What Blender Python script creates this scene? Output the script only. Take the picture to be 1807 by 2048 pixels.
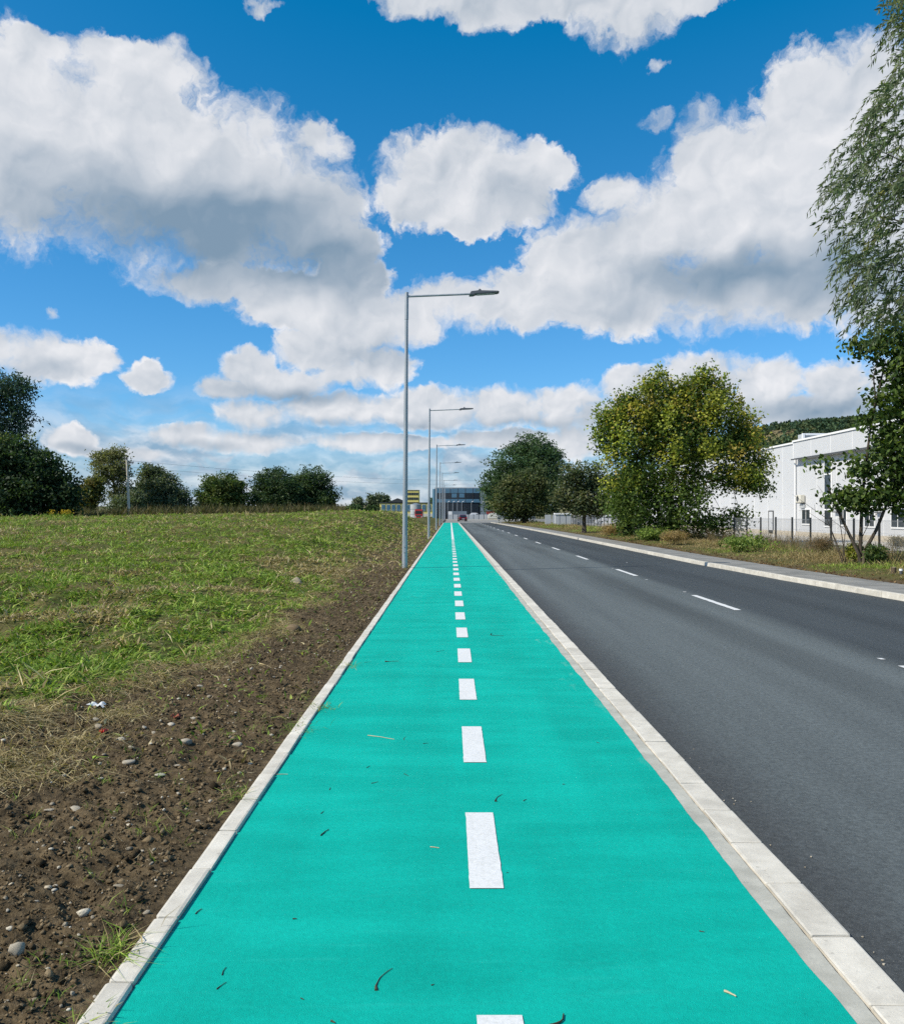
import bpy, bmesh, math, random
import numpy as np
from mathutils import Vector, Matrix

for o in list(bpy.data.objects):
    bpy.data.objects.remove(o, do_unlink=True)
SC = bpy.context.scene
COL = SC.collection
R = math.radians

# ------------------------------------------------------------------ camera
EYE = 1.65
F = 1803.0            # focal length in pixels of the 1803 px wide measuring frame
VU, VV = 898.0, 1024.0  # vanishing point of the lane in that frame
cam_d = bpy.data.cameras.new('camera')
cam_d.sensor_fit = 'HORIZONTAL'
cam_d.sensor_width = 36.0
cam_d.lens = 36.0
cam_d.shift_x = 0.0019
cam_d.shift_y = 0.0013
cam_d.clip_start = 0.05
cam_d.clip_end = 9000.0
cam = bpy.data.objects.new('camera', cam_d)
COL.objects.link(cam)
cam.location = (0, 0, EYE)
cam.rotation_euler = (R(90), 0, 0)
SC.camera = cam
SC.view_settings.view_transform = 'Standard'
SC.view_settings.look = 'None'
SC.view_settings.exposure = 0.10
SC.view_settings.gamma = 1.0
SC.view_settings.use_curve_mapping = False
SC.cycles.use_denoising = False
SC.cycles.use_adaptive_sampling = True
SC.cycles.adaptive_threshold = 0.01
SC.cycles.adaptive_min_samples = 16
SC.cycles.max_bounces = 5
SC.cycles.diffuse_bounces = 2
SC.cycles.glossy_bounces = 2
SC.cycles.transmission_bounces = 4
SC.cycles.transparent_max_bounces = 6
SC.cycles.caustics_reflective = False
SC.cycles.caustics_refractive = False

# ------------------------------------------------------------------ sun
SUN_EL = R(44.0)
SUN_H = Vector((-0.924, -0.382, 0)).normalized()       # horizontal direction towards the sun
to_sun = Vector((SUN_H.x*math.cos(SUN_EL), SUN_H.y*math.cos(SUN_EL), math.sin(SUN_EL)))
sd = bpy.data.lights.new('sun', 'SUN')
sd.energy = 5.0
sd.angle = R(0.53)
sd.color = (1.0, 0.925, 0.80)
sun = bpy.data.objects.new('sun', sd)
COL.objects.link(sun)
sun.rotation_euler = (-to_sun).to_track_quat('-Z', 'Y').to_euler()
sun.location = (-30, -12, 40)

# ------------------------------------------------------------------ world: Nishita sky with cumulus
SKY_STRENGTH = 0.11
SKY_TINT = (0.64, 0.90, 1.26)
world = bpy.data.worlds.new('World')
SC.world = world
world.use_nodes = True
WT = world.node_tree
WT.nodes.clear()


class S:
    """a node socket with arithmetic"""
    nt = None
    def __init__(self, sock): self.s = sock
    @staticmethod
    def math(op, *args, clamp=False):
        n = S.nt.nodes.new('ShaderNodeMath'); n.operation = op; n.use_clamp = clamp
        for i, a in enumerate(args):
            if isinstance(a, S): S.nt.links.new(a.s, n.inputs[i])
            else: n.inputs[i].default_value = a
        return S(n.outputs[0])
    @staticmethod
    def vmath(op, *args, out=0):
        n = S.nt.nodes.new('ShaderNodeVectorMath'); n.operation = op
        for i, a in enumerate(args):
            if isinstance(a, S): S.nt.links.new(a.s, n.inputs[i])
            else: n.inputs[i].default_value = a
        return S(n.outputs[out])
    def __add__(s, o): return S.math('ADD', s, o)
    def __radd__(s, o): return S.math('ADD', o, s)
    def __sub__(s, o): return S.math('SUBTRACT', s, o)
    def __rsub__(s, o): return S.math('SUBTRACT', o, s)
    def __mul__(s, o): return S.math('MULTIPLY', s, o)
    def __rmul__(s, o): return S.math('MULTIPLY', o, s)
    def __truediv__(s, o): return S.math('DIVIDE', s, o)


def sstep(x, lo, hi, a=0.0, b=1.0):
    n = S.nt.nodes.new('ShaderNodeMapRange'); n.interpolation_type = 'SMOOTHSTEP'
    S.nt.links.new(x.s, n.inputs[0])
    n.inputs[1].default_value = lo; n.inputs[2].default_value = hi
    n.inputs[3].default_value = a; n.inputs[4].default_value = b
    return S(n.outputs[0])


def noise(vec, scale, detail=5.0, rough=0.55, lac=2.0, color=False, dist=0.0):
    n = S.nt.nodes.new('ShaderNodeTexNoise'); n.noise_dimensions = '3D'
    S.nt.links.new(vec.s, n.inputs['Vector'])
    n.inputs['Scale'].default_value = scale; n.inputs['Detail'].default_value = detail
    n.inputs['Roughness'].default_value = rough; n.inputs['Lacunarity'].default_value = lac
    n.inputs['Distortion'].default_value = dist
    return S(n.outputs['Color' if color else 'Fac'])


def voronoi(vec, scale, detail=2.0, rough=0.5, smooth=0.6):
    n = S.nt.nodes.new('ShaderNodeTexVoronoi'); n.feature = 'SMOOTH_F1'; n.voronoi_dimensions = '2D'
    S.nt.links.new(vec.s, n.inputs['Vector'])
    n.inputs['Scale'].default_value = scale; n.inputs['Detail'].default_value = detail
    n.inputs['Roughness'].default_value = rough; n.inputs['Smoothness'].default_value = smooth
    return S(n.outputs['Distance'])


def mixc(fac, a, b):
    n = S.nt.nodes.new('ShaderNodeMix'); n.data_type = 'RGBA'
    if isinstance(fac, S): S.nt.links.new(fac.s, n.inputs[0])
    else: n.inputs[0].default_value = fac
    for i, c in ((6, a), (7, b)):
        if isinstance(c, S): S.nt.links.new(c.s, n.inputs[i])
        else: n.inputs[i].default_value = tuple(c) + (1.0,)
    return S(n.outputs[2])


def azel(u, v):
    az = math.atan((u - VU)/F)
    return az, math.atan((VV - v)/F*math.cos(az))


# cumulus masses: position in the sky (measured as view pixels of the reference frame, turned into azimuth/elevation), half sizes
CLOUDS = [
    (60, 290, 270, 215), (250, 310, 270, 220), (450, 375, 260, 185), (600, 420, 150, 135), (690, 490, 75, 75), (-190, 300, 260, 210),
    (270, 125, 170, 60), (80, 100, 110, 50), (640, 290, 60, 50),
    (620, 610, 165, 60), (730, 640, 125, 75), (545, 610, 85, 55), (830, 620, 80, 60), (760, 725, 85, 48), (665, 695, 125, 60), (480, 560, 220, 45), (700, 560, 90, 60),
    (930, 335, 185, 88), (850, 390, 105, 85), (1065, 340, 95, 62), (900, 435, 75, 42), (1000, 400, 125, 66),
    (1650, 300, 200, 190), (1500, 410, 230, 190), (1330, 450, 150, 105), (1222, 392, 60, 46), (1170, 520, 150, 110),
    (1050, 590, 130, 72), (1250, 585, 260, 88), (1500, 570, 290, 105), (1720, 490, 200, 170), (1760, 190, 120, 135), (945, 615, 95, 50), (880, 600, 80, 40),
    (1900, 350, 250, 250), (1420, 310, 90, 70), (1388, 258, 62, 74, .35), (1312, 250, 48, 34, .5), (1560, 210, 60, 50),
    (850, -15, 140, 62), (980, -5, 120, 72), (1250, 5, 135, 92), (1100, -10, 110, 50), (1120, -30, 260, 50), (1390, -20, 110, 40), (1320, 124, 36, 22, .4), (520, -2, 46, 24, .35),
    (90, 715, 135, 58), (185, 712, 55, 38), (-20, 700, 90, 45), (290, 752, 64, 36, .22), (298, 732, 34, 30, .25), (106, 623, 22, 20, .45),
    (495, 735, 65, 42), (560, 762, 130, 36), (455, 775, 70, 26), (690, 745, 90, 30),
    (500, 825, 95, 34), (670, 815, 140, 42), (850, 818, 130, 46), (1000, 808, 120, 46), (1120, 800, 100, 44), (1260, 780, 80, 52),
    (1400, 755, 110, 58), (1530, 760, 90, 56), (1672, 762, 78, 54), (1790, 770, 90, 60), (1920, 760, 90, 60), (1250, 830, 260, 34), (1600, 815, 260, 34),
    (370, 868, 90, 26), (480, 880, 130, 26), (145, 882, 55, 32), (250, 905, 110, 16), (1150, 882, 62, 38), (1010, 875, 140, 22), (760, 885, 180, 20),
]
DARKS = [
    (400, 460, 360, 95, .95), (630, 510, 180, 75, .9), (150, 400, 240, 80, .5), (640, 400, 120, 70, .35), (-100, 420, 200, 90, .5),
    (1050, 405, 120, 45, .45), (860, 350, 60, 30, .12),
    (1480, 555, 290, 55, .85), (1660, 555, 200, 65, .8), (1300, 610, 200, 34, .45), (1150, 465, 100, 30, .28), (1600, 640, 200, 28, .3), (1450, 370, 140, 60, .12),
    (760, 705, 120, 34, .5), (560, 655, 80, 24, .3), (700, 610, 60, 50, .25), (700, 610, 40, 60, .2),
    (1000, -5, 420, 60, .38), (1270, 40, 120, 60, .3),
    (590, 785, 140, 20, .75), (740, 862, 260, 18, .75), (1050, 852, 200, 22, .65), (1380, 830, 240, 28, .7), (1640, 822, 180, 32, .75), (430, 797, 80, 12, .5),
    (1500, 790, 60, 26, .3), (1660, 800, 40, 30, .3), (90, 738, 100, 22, .5), (395, 888, 130, 12, .55), (150, 900, 60, 12, .6), (300, 758, 40, 16, .3),
]


def build_world():
    S.nt = WT
    tc = WT.nodes.new('ShaderNodeTexCoord')
    D = S(tc.outputs['Generated'])
    sp = WT.nodes.new('ShaderNodeSeparateXYZ'); WT.links.new(D.s, sp.inputs[0])
    dx, dy, dz = (S(sp.outputs[i]) for i in range(3))
    az = S.math('ARCTAN2', dx, dy)
    el = S.math('ARCSINE', dz)
    cb = WT.nodes.new('ShaderNodeCombineXYZ')
    WT.links.new(az.s, cb.inputs[0]); WT.links.new(el.s, cb.inputs[1])
    P = S(cb.outputs[0])
    # billowing outline: two octaves of domain warp
    # billows shrink towards the horizon with the distance of the clouds
    w1 = S.vmath('SUBTRACT', noise(P, 16.0, 2.0, .5, color=True), (.5, .5, .5))
    w2 = S.vmath('SUBTRACT', noise(P, 62.0, 4.0, .6, color=True), (.5, .5, .5))
    near = sstep(el, 0.03, 0.30, 0.35, 1.0)
    def vscale(v, f):
        n = WT.nodes.new('ShaderNodeVectorMath'); n.operation = 'SCALE'
        WT.links.new(v.s, n.inputs[0]); WT.links.new(f.s, n.inputs['Scale'])
        return S(n.outputs[0])
    P1 = S.vmath('ADD', P, vscale(S.vmath('MULTIPLY', w1, (.050, .045, 0)), near))
    P1 = S.vmath('ADD', P1, vscale(S.vmath('MULTIPLY', w2, (.026, .026, 0)), near))
    # field of the cumulus masses
    acc = None
    for (u, v, ru, rv, *thin_) in CLOUDS:
        a, e = azel(u, v)
        rx, ry = ru/F*math.cos(a)**2*1.03, rv/F*math.cos(e)**2*1.03
        q = S.vmath('MULTIPLY_ADD', P1, (1/rx, 1/ry, 0), (-a/rx, -e/ry, 0))
        d = S.vmath('DOT_PRODUCT', q, q, out=1)
        if thin_: d = d + thin_[0]
        acc = d if acc is None else S.math('SMOOTH_MIN', acc, d, 0.22)
    Fld = 1.0 - acc
    Fld = S.math('MAXIMUM', Fld, -2.0)
    # other cumulus all round, outside the part of the sky in the picture
    inv = S.math('DIVIDE', 1.0, S.math('ADD', S.math('ABSOLUTE', dz), 0.22))
    pl = vscale(D, inv)
    oth = (noise(pl, 1.6, 3.0, .5) - 0.53)*7.0
    outm = S.math('MAXIMUM', sstep(S.math('ABSOLUTE', az), .56, .70), sstep(el, .60, .72))
    oth = oth - (1.0 - outm)*4.0
    Fld = S.math('MAXIMUM', Fld, oth)
    # cauliflower relief: puffs lit from the upper left
    Pr = S.vmath('ADD', P, vscale(S.vmath('MULTIPLY', w1, (.070, .060, 0)), near))
    f1 = noise(P1, 26.0, 5.0, .56)
    f1b = noise(Pr, 24.0, 1.5, .5)
    f2 = noise(S.vmath('ADD', Pr, (-0.008, 0.013, 0)), 24.0, 1.5, .5)
    g1 = noise(Pr, 9.0, 1.0, .5)
    g2 = noise(S.vmath('ADD', Pr, (-0.022, 0.034, 0)), 9.0, 1.0, .5)
    h1 = noise(P1, 60.0, 2.5, .5)
    h2 = noise(S.vmath('ADD', P1, (-0.0035, 0.0055, 0)), 60.0, 2.0, .5)
    low = sstep(el, 0.10, 0.24, 1.0, 0.5)
    dens = Fld*1.2 + (f1 - .5)*1.15 + (g1 - .5)*0.55 + (h1 - .5)*low*1.0 + (noise(P1, 135.0, 2.5, .6) - .5)*0.60
    soft = noise(P, 7.0, 1.0, .5)
    hi = S.math('ADD', 0.52, sstep(soft, .38, .62)*0.50)
    mr = WT.nodes.new('ShaderNodeMapRange'); mr.interpolation_type = 'SMOOTHSTEP'
    WT.links.new(dens.s, mr.inputs[0]); mr.inputs[1].default_value = -0.04; WT.links.new(hi.s, mr.inputs[2])
    alpha = S(mr.outputs[0])
    thick = sstep(Fld*1.2 + (g1 - .5)*0.5 + (f1b - .5)*0.35, 0.02, 0.60)
    relief = (f1b - f2)*0.66 + (g1 - g2)*0.60 + (h1 - h2)*low*0.55 + (f1 - .5)*0.06
    # thick, shaded undersides
    Pd = S.vmath('ADD', P, vscale(S.vmath('MULTIPLY', w1, (.09, .075, 0)), near))
    dk = None
    for (u, v, ru, rv, am) in DARKS:
        a, e = azel(u, v)
        rx, ry = ru/F*math.cos(a)**2*1.1, rv/F*math.cos(e)**2*1.1
        q = S.vmath('MULTIPLY_ADD', Pd, (1/rx, 1/ry, 0), (-a/rx, -e/ry, 0))
        d = S.vmath('DOT_PRODUCT', q, q, out=1)
        g = S.math('MULTIPLY', S.math('EXPONENT', d*-0.8), am*1.12)
        dk = g if dk is None else S.math('SMOOTH_MAX', dk, g, 0.3)
    dk = S.math('MAXIMUM', dk, outm*0.45*thick)
    dk = S.math('MINIMUM', dk*thick, 1.0)
    lum = 0.95 - dk*0.95 + relief*(1.0 - dk*0.6) + (1.0 - thick)*0.10
    lum = S.math('MINIMUM', S.math('MAXIMUM', lum, 0.0), 1.15)
    k = 1.0/SKY_STRENGTH
    shade = (0.205*k, 0.300*k, 0.405*k)
    lit = (0.81*k, 0.815*k, 0.84*k)
    ccol = mixc(lum, shade, lit)
    # sky
    sky = WT.nodes.new('ShaderNodeTexSky'); sky.sky_type = 'NISHITA'; sky.sun_disc = False
    sky.sun_elevation = SUN_EL
    sky.sun_rotation = math.atan2(SUN_H.x, SUN_H.y)
    sky.altitude = 300.0; sky.air_density = 1.0; sky.dust_density = 0.3; sky.ozone_density = 2.0
    skyc = S.vmath('MAXIMUM', S.vmath('SUBTRACT', S.vmath('MULTIPLY', S(sky.outputs[0]), SKY_TINT), (0.64, 0.0, 0.0)), (0.02, 0, 0))
    # layered thin cloud near the horizon
    st = S.vmath('MULTIPLY', P, (7.0, 26.0, 0))
    sn = noise(S.vmath('ADD', st, S.vmath('MULTIPLY', w1, (1.6, 1.6, 0))), 1.0, 4.0, .52)
    cover = sstep(el, 0.05, 0.15, 1.0, 0.0)
    sa = sstep(sn, .36, .56)*cover*0.9
    sa = S.math('MAXIMUM', sa, sstep(el, 0.0, 0.13, 0.92, 0.0))
    sq = S.vmath('MULTIPLY', P1, (20.0, 48.0, 0))
    sn2 = noise(sq, 1.0, 4.0, .55)
    sn3 = noise(S.vmath('ADD', sq, (-0.2, 0.55, 0)), 1.0, 2.0, .5)
    sl = sstep(sn2, .40, .66)*0.6 + (sn2 - sn3)*1.6 + 0.26
    sl = S.math('MINIMUM', S.math('MAXIMUM', sl, 0.0), 1.0)
    scol = mixc(sl, (0.26*k, 0.37*k, 0.50*k), (0.66*k, 0.70*k, 0.76*k))
    c = mixc(sa, skyc, scol)
    c = mixc(alpha*0.985, c, ccol)
    bg = WT.nodes.new('ShaderNodeBackground')
    WT.links.new(c.s, bg.inputs[0]); bg.inputs[1].default_value = SKY_STRENGTH
    out = WT.nodes.new('ShaderNodeOutputWorld')
    WT.links.new(bg.outputs[0], out.inputs[0])


build_world()
world.cycles.sampling_method = 'MANUAL'
world.cycles.sample_map_resolution = 512

# ------------------------------------------------------------------ helpers
RNG = np.random.default_rng(7)
random.seed(7)


def ground(u, v, z=0.0):
    y = (EYE - z)*F/(v - VV)
    return (u - VU)/F*y, y


def at(u, v, y):
    return Vector(((u - VU)/F*y, y, EYE - (v - VV)/F*y))


def ss(x, a, b):
    t = np.clip((np.asarray(x, float) - a)/(b - a), 0, 1)
    return t*t*(3 - 2*t)


def vnoise(x, y, seed=0):
    xi = np.floor(x).astype(np.int64); yi = np.floor(y).astype(np.int64)
    xf = x - xi; yf = y - yi
    def h(a, b):
        n = (a*374761393 + b*668265263 + seed*982451653) & 0x7fffffff
        n = ((n ^ (n >> 13))*1274126177) & 0x7fffffff
        n = n ^ (n >> 16)
        return (n & 0xffff)/65535.0
    u = xf*xf*(3 - 2*xf); w = yf*yf*(3 - 2*yf)
    return (h(xi, yi)*(1 - u) + h(xi + 1, yi)*u)*(1 - w) + (h(xi, yi + 1)*(1 - u) + h(xi + 1, yi + 1)*u)*w


def fbm(x, y, scale=1.0, octv=4, rough=0.5, seed=0):
    x = np.asarray(x, float)*scale; y = np.asarray(y, float)*scale
    a, s, t = 1.0, 0.0, 0.0
    for i in range(octv):
        s = s + a*vnoise(x + 17.3*i, y - 9.1*i, seed + i); t += a
        a *= rough; x = x*2.03; y = y*2.03
    return s/t


def unit(v):
    return v/np.maximum(np.linalg.norm(v, axis=-1, keepdims=True), 1e-9)


# ---- materials
MATS = {}


def new_mat(name):
    m = bpy.data.materials.new(name); m.use_nodes = True
    m.node_tree.nodes.clear()
    S.nt = m.node_tree
    MATS[name] = m
    return m


def texco(kind='Object'):
    n = S.nt.nodes.new('ShaderNodeTexCoord')
    return S(n.outputs[kind])


def worldpos():
    n = S.nt.nodes.new('ShaderNodeNewGeometry')
    return S(n.outputs['Position'])


def sep(v):
    n = S.nt.nodes.new('ShaderNodeSeparateXYZ'); S.nt.links.new(v.s, n.inputs[0])
    return [S(o) for o in n.outputs]


def attr(name):
    n = S.nt.nodes.new('ShaderNodeAttribute'); n.attribute_name = name
    return S(n.outputs['Color'])


def objrand():
    n = S.nt.nodes.new('ShaderNodeObjectInfo')
    return S(n.outputs['Random'])


def mulc(col, f):
    """colour times a factor socket"""
    n = S.nt.nodes.new('ShaderNodeVectorMath'); n.operation = 'SCALE'
    if isinstance(col, S): S.nt.links.new(col.s, n.inputs[0])
    else: n.inputs[0].default_value = col
    if isinstance(f, S): S.nt.links.new(f.s, n.inputs['Scale'])
    else: n.inputs['Scale'].default_value = f
    return S(n.outputs[0])


def finish(color, rough=0.8, spec=0.3, bump=None, bump_d=0.01, bump_s=0.6, metal=0.0, transl=None, emit=None, coat=0.0):
    nt = S.nt
    b = nt.nodes.new('ShaderNodeBsdfPrincipled')
    if isinstance(color, S): nt.links.new(color.s, b.inputs['Base Color'])
    else: b.inputs['Base Color'].default_value = tuple(color) + (1,)
    if isinstance(rough, S): nt.links.new(rough.s, b.inputs['Roughness'])
    else: b.inputs['Roughness'].default_value = rough
    b.inputs['Specular IOR Level'].default_value = spec
    b.inputs['Metallic'].default_value = metal
    b.inputs['Coat Weight'].default_value = coat
    if bump is not None:
        bn = nt.nodes.new('ShaderNodeBump')
        bn.inputs['Strength'].default_value = bump_s; bn.inputs['Distance'].default_value = bump_d
        nt.links.new(bump.s, bn.inputs['Height']); nt.links.new(bn.outputs[0], b.inputs['Normal'])
    sh = b.outputs[0]
    if transl is not None:
        t = nt.nodes.new('ShaderNodeBsdfTranslucent')
        tc = S.vmath('MULTIPLY', color, (1.15, 1.25, 0.55))
        nt.links.new(tc.s, t.inputs[0])
        mx = nt.nodes.new('ShaderNodeMixShader'); mx.inputs[0].default_value = transl
        nt.links.new(sh, mx.inputs[1]); nt.links.new(t.outputs[0], mx.inputs[2]); sh = mx.outputs[0]
    o = nt.nodes.new('ShaderNodeOutputMaterial')
    nt.links.new(sh, o.inputs[0])


def plain(name, col, rough=0.6, spec=0.3, metal=0.0, var=0.12, scale=3.0, bump=0.0, coat=0.0):
    m = new_mat(name)
    p = texco()
    n = noise(p, scale, 5, .6)
    c = mulc(col, n*(2*var) + (1 - var))
    bp = noise(p, scale*12, 3, .6) if bump else None
    finish(c, rough, spec, bp, bump or .01, .5, metal, coat=coat)
    return m


# ---- mesh helpers
def link(name, me, mat=None, parent=None, loc=None):
    o = bpy.data.objects.new(name, me)
    COL.objects.link(o)
    if mat is not None and me is not None and len(me.materials) == 0:
        me.materials.append(MATS[mat] if isinstance(mat, str) else mat)
    if parent is not None: o.parent = parent
    if loc is not None: o.location = loc
    return o


def tag(o, label=None, cat=None, group=None, kind=None):
    if label: o['label'] = label
    if cat: o['category'] = cat
    if group: o['group'] = group
    if kind: o['kind'] = kind
    return o


def thing(name, label, cat, loc=(0, 0, 0), rz=0.0, group=None):
    o = bpy.data.objects.new(name, None)
    COL.objects.link(o); o.empty_display_size = 0.2
    o.location = loc; o.rotation_euler = (0, 0, rz)
    return tag(o, label, cat, group)


def mesh_np(name, V, Fc, colors=None, smooth=False):
    """V (n,3); Fc (m,k) index array; colors (n,3) per vertex"""
    me = bpy.data.meshes.new(name)
    V = np.asarray(V, np.float32); Fc = np.asarray(Fc, np.int32)
    m, k = Fc.shape
    me.vertices.add(len(V)); me.vertices.foreach_set('co', V.ravel())
    me.loops.add(m*k); me.loops.foreach_set('vertex_index', Fc.ravel())
    me.polygons.add(m)
    me.polygons.foreach_set('loop_start', np.arange(0, m*k, k, dtype=np.int32))
    if smooth: me.polygons.foreach_set('use_smooth', np.ones(m, bool))
    if colors is not None:
        a = me.color_attributes.new('Col', 'FLOAT_COLOR', 'POINT')
        c4 = np.ones((len(V), 4), np.float32); c4[:, :3] = colors
        a.data.foreach_set('color', c4.ravel())
    me.update(calc_edges=True)
    return me


class MB:
    """collects shapes into one mesh"""
    def __init__(s): s.v = []; s.f = []
    def add(s, vs, fs):
        n = len(s.v); s.v += [tuple(p) for p in vs]; s.f += [tuple(i + n for i in f) for f in fs]
        return s
    def box(s, x0, x1, y0, y1, z0, z1):
        vs = [(x, y, z) for z in (z0, z1) for y in (y0, y1) for x in (x0, x1)]
        return s.add(vs, [(0, 2, 3, 1), (4, 5, 7, 6), (0, 1, 5, 4), (2, 6, 7, 3), (0, 4, 6, 2), (1, 3, 7, 5)])
    def tube(s, pts, rad, n=8, caps=True):
        pts = [Vector(p) for p in pts]
        if not hasattr(rad, '__len__'): rad = [rad]*len(pts)
        vs = []; fs = []
        t0 = (pts[1] - pts[0]).normalized()
        ref = Vector((0, 0, 1)) if abs(t0.z) < .9 else Vector((1, 0, 0))
        a = t0.cross(ref).normalized()
        for i, p in enumerate(pts):
            if i == 0: t = t0
            elif i == len(pts) - 1: t = (pts[i] - pts[i-1]).normalized()
            else: t = (pts[i+1] - pts[i-1]).normalized()
            a = (a - t*a.dot(t)).normalized(); b = t.cross(a)
            for k in range(n):
                w = 2*math.pi*k/n
                vs.append(p + (a*math.cos(w) + b*math.sin(w))*rad[i])
        for i in range(len(pts) - 1):
            for k in range(n):
                k2 = (k + 1) % n
                fs.append((i*n + k, i*n + k2, (i+1)*n + k2, (i+1)*n + k))
        if caps:
            fs.append(tuple(range(n - 1, -1, -1))); fs.append(tuple((len(pts) - 1)*n + k for k in range(n)))
        return s.add(vs, fs)
    def prism(s, poly, a0, a1, axis='x'):
        """polygon in the plane across the axis, extruded from a0 to a1"""
        n = len(poly)
        def P(p, a):
            return {'x': (a, p[0], p[1]), 'y': (p[0], a, p[1]), 'z': (p[0], p[1], a)}[axis]
        vs = [P(p, a0) for p in poly] + [P(p, a1) for p in poly]
        fs = [tuple(range(n - 1, -1, -1)), tuple(range(n, 2*n))]
        fs += [(i, (i+1) % n, n + (i+1) % n, n + i) for i in range(n)]
        return s.add(vs, fs)
    def mesh(s, name, bevel=0.0, smooth=False, segs=1):
        me = bpy.data.meshes.new(name)
        me.from_pydata(s.v, [], s.f)
        bm = bmesh.new(); bm.from_mesh(me)
        bmesh.ops.recalc_face_normals(bm, faces=bm.faces)
        if bevel: bmesh.ops.bevel(bm, geom=list(bm.edges), offset=bevel, segments=segs, affect='EDGES', profile=.6)
        if smooth:
            for f in bm.faces: f.smooth = True
        bm.to_mesh(me); bm.free()
        if smooth and hasattr(me, 'set_sharp_from_angle'): me.set_sharp_from_angle(angle=R(42))
        me.update()
        return me
    def build(s, name, mat, parent=None, loc=None, bevel=0.0, smooth=False, segs=1):
        return link(name, s.mesh(name, bevel, smooth, segs), mat, parent, loc)


def copy_tree(o, parent=None):
    c = o.copy(); COL.objects.link(c)
    if parent is not None: c.parent = parent
    for ch in list(o.children): copy_tree(ch, c)
    return c


def leafset(c, a, b, L, W, poly, lift=0.0):
    """many flat leaves: centres c, axes a (length) and b (width), outline poly [(s,t)..], as polygons"""
    N = len(c); k = len(poly)
    poly = np.asarray(poly, float)
    n = np.cross(a, b)
    L = np.broadcast_to(np.asarray(L, float), (N,)); W = np.broadcast_to(np.asarray(W, float), (N,))
    V = c[:, None, :] + a[:, None, :]*(poly[None, :, 0, None]*L[:, None, None]) + b[:, None, :]*(poly[None, :, 1, None]*W[:, None, None])
    if lift:
        V = V - n[:, None, :]*((poly[None, :, 0, None]**2)*L[:, None, None]*lift)
    Fc = np.arange(N*k).reshape(N, k)
    return V.reshape(-1, 3), Fc


DIAMOND = [(-.5, 0), (-.02, .5), (.5, 0), (-.02, -.5)]
OVATE = [(-.5, 0), (-.22, .46), (.18, .36), (.5, 0), (.18, -.36), (-.22, -.46)]
LOBED = [(-.5, 0), (-.22, .5), (.02, .2), (.5, 0), (.02, -.2), (-.22, -.5)]
LANCE = [(-.5, 0), (-.1, .5), (.5, 0), (-.1, -.5)]


def frames(N, rng, up=0.5):
    """random leaf frames, faces biased upward"""
    n = unit(rng.normal(size=(N, 3)) + np.array([0, 0, up]))
    t = rng.normal(size=(N, 3))
    a = unit(t - n*np.sum(t*n, axis=1, keepdims=True))
    return a, np.cross(n, a)


def palette(N, rng, cols, weights=None, jit=.18):
    cols = np.asarray(cols, float)
    idx = rng.choice(len(cols), N, p=weights)
    return np.clip(cols[idx]*(1 + rng.normal(0, jit, (N, 1))), 0.004, 1)


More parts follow.
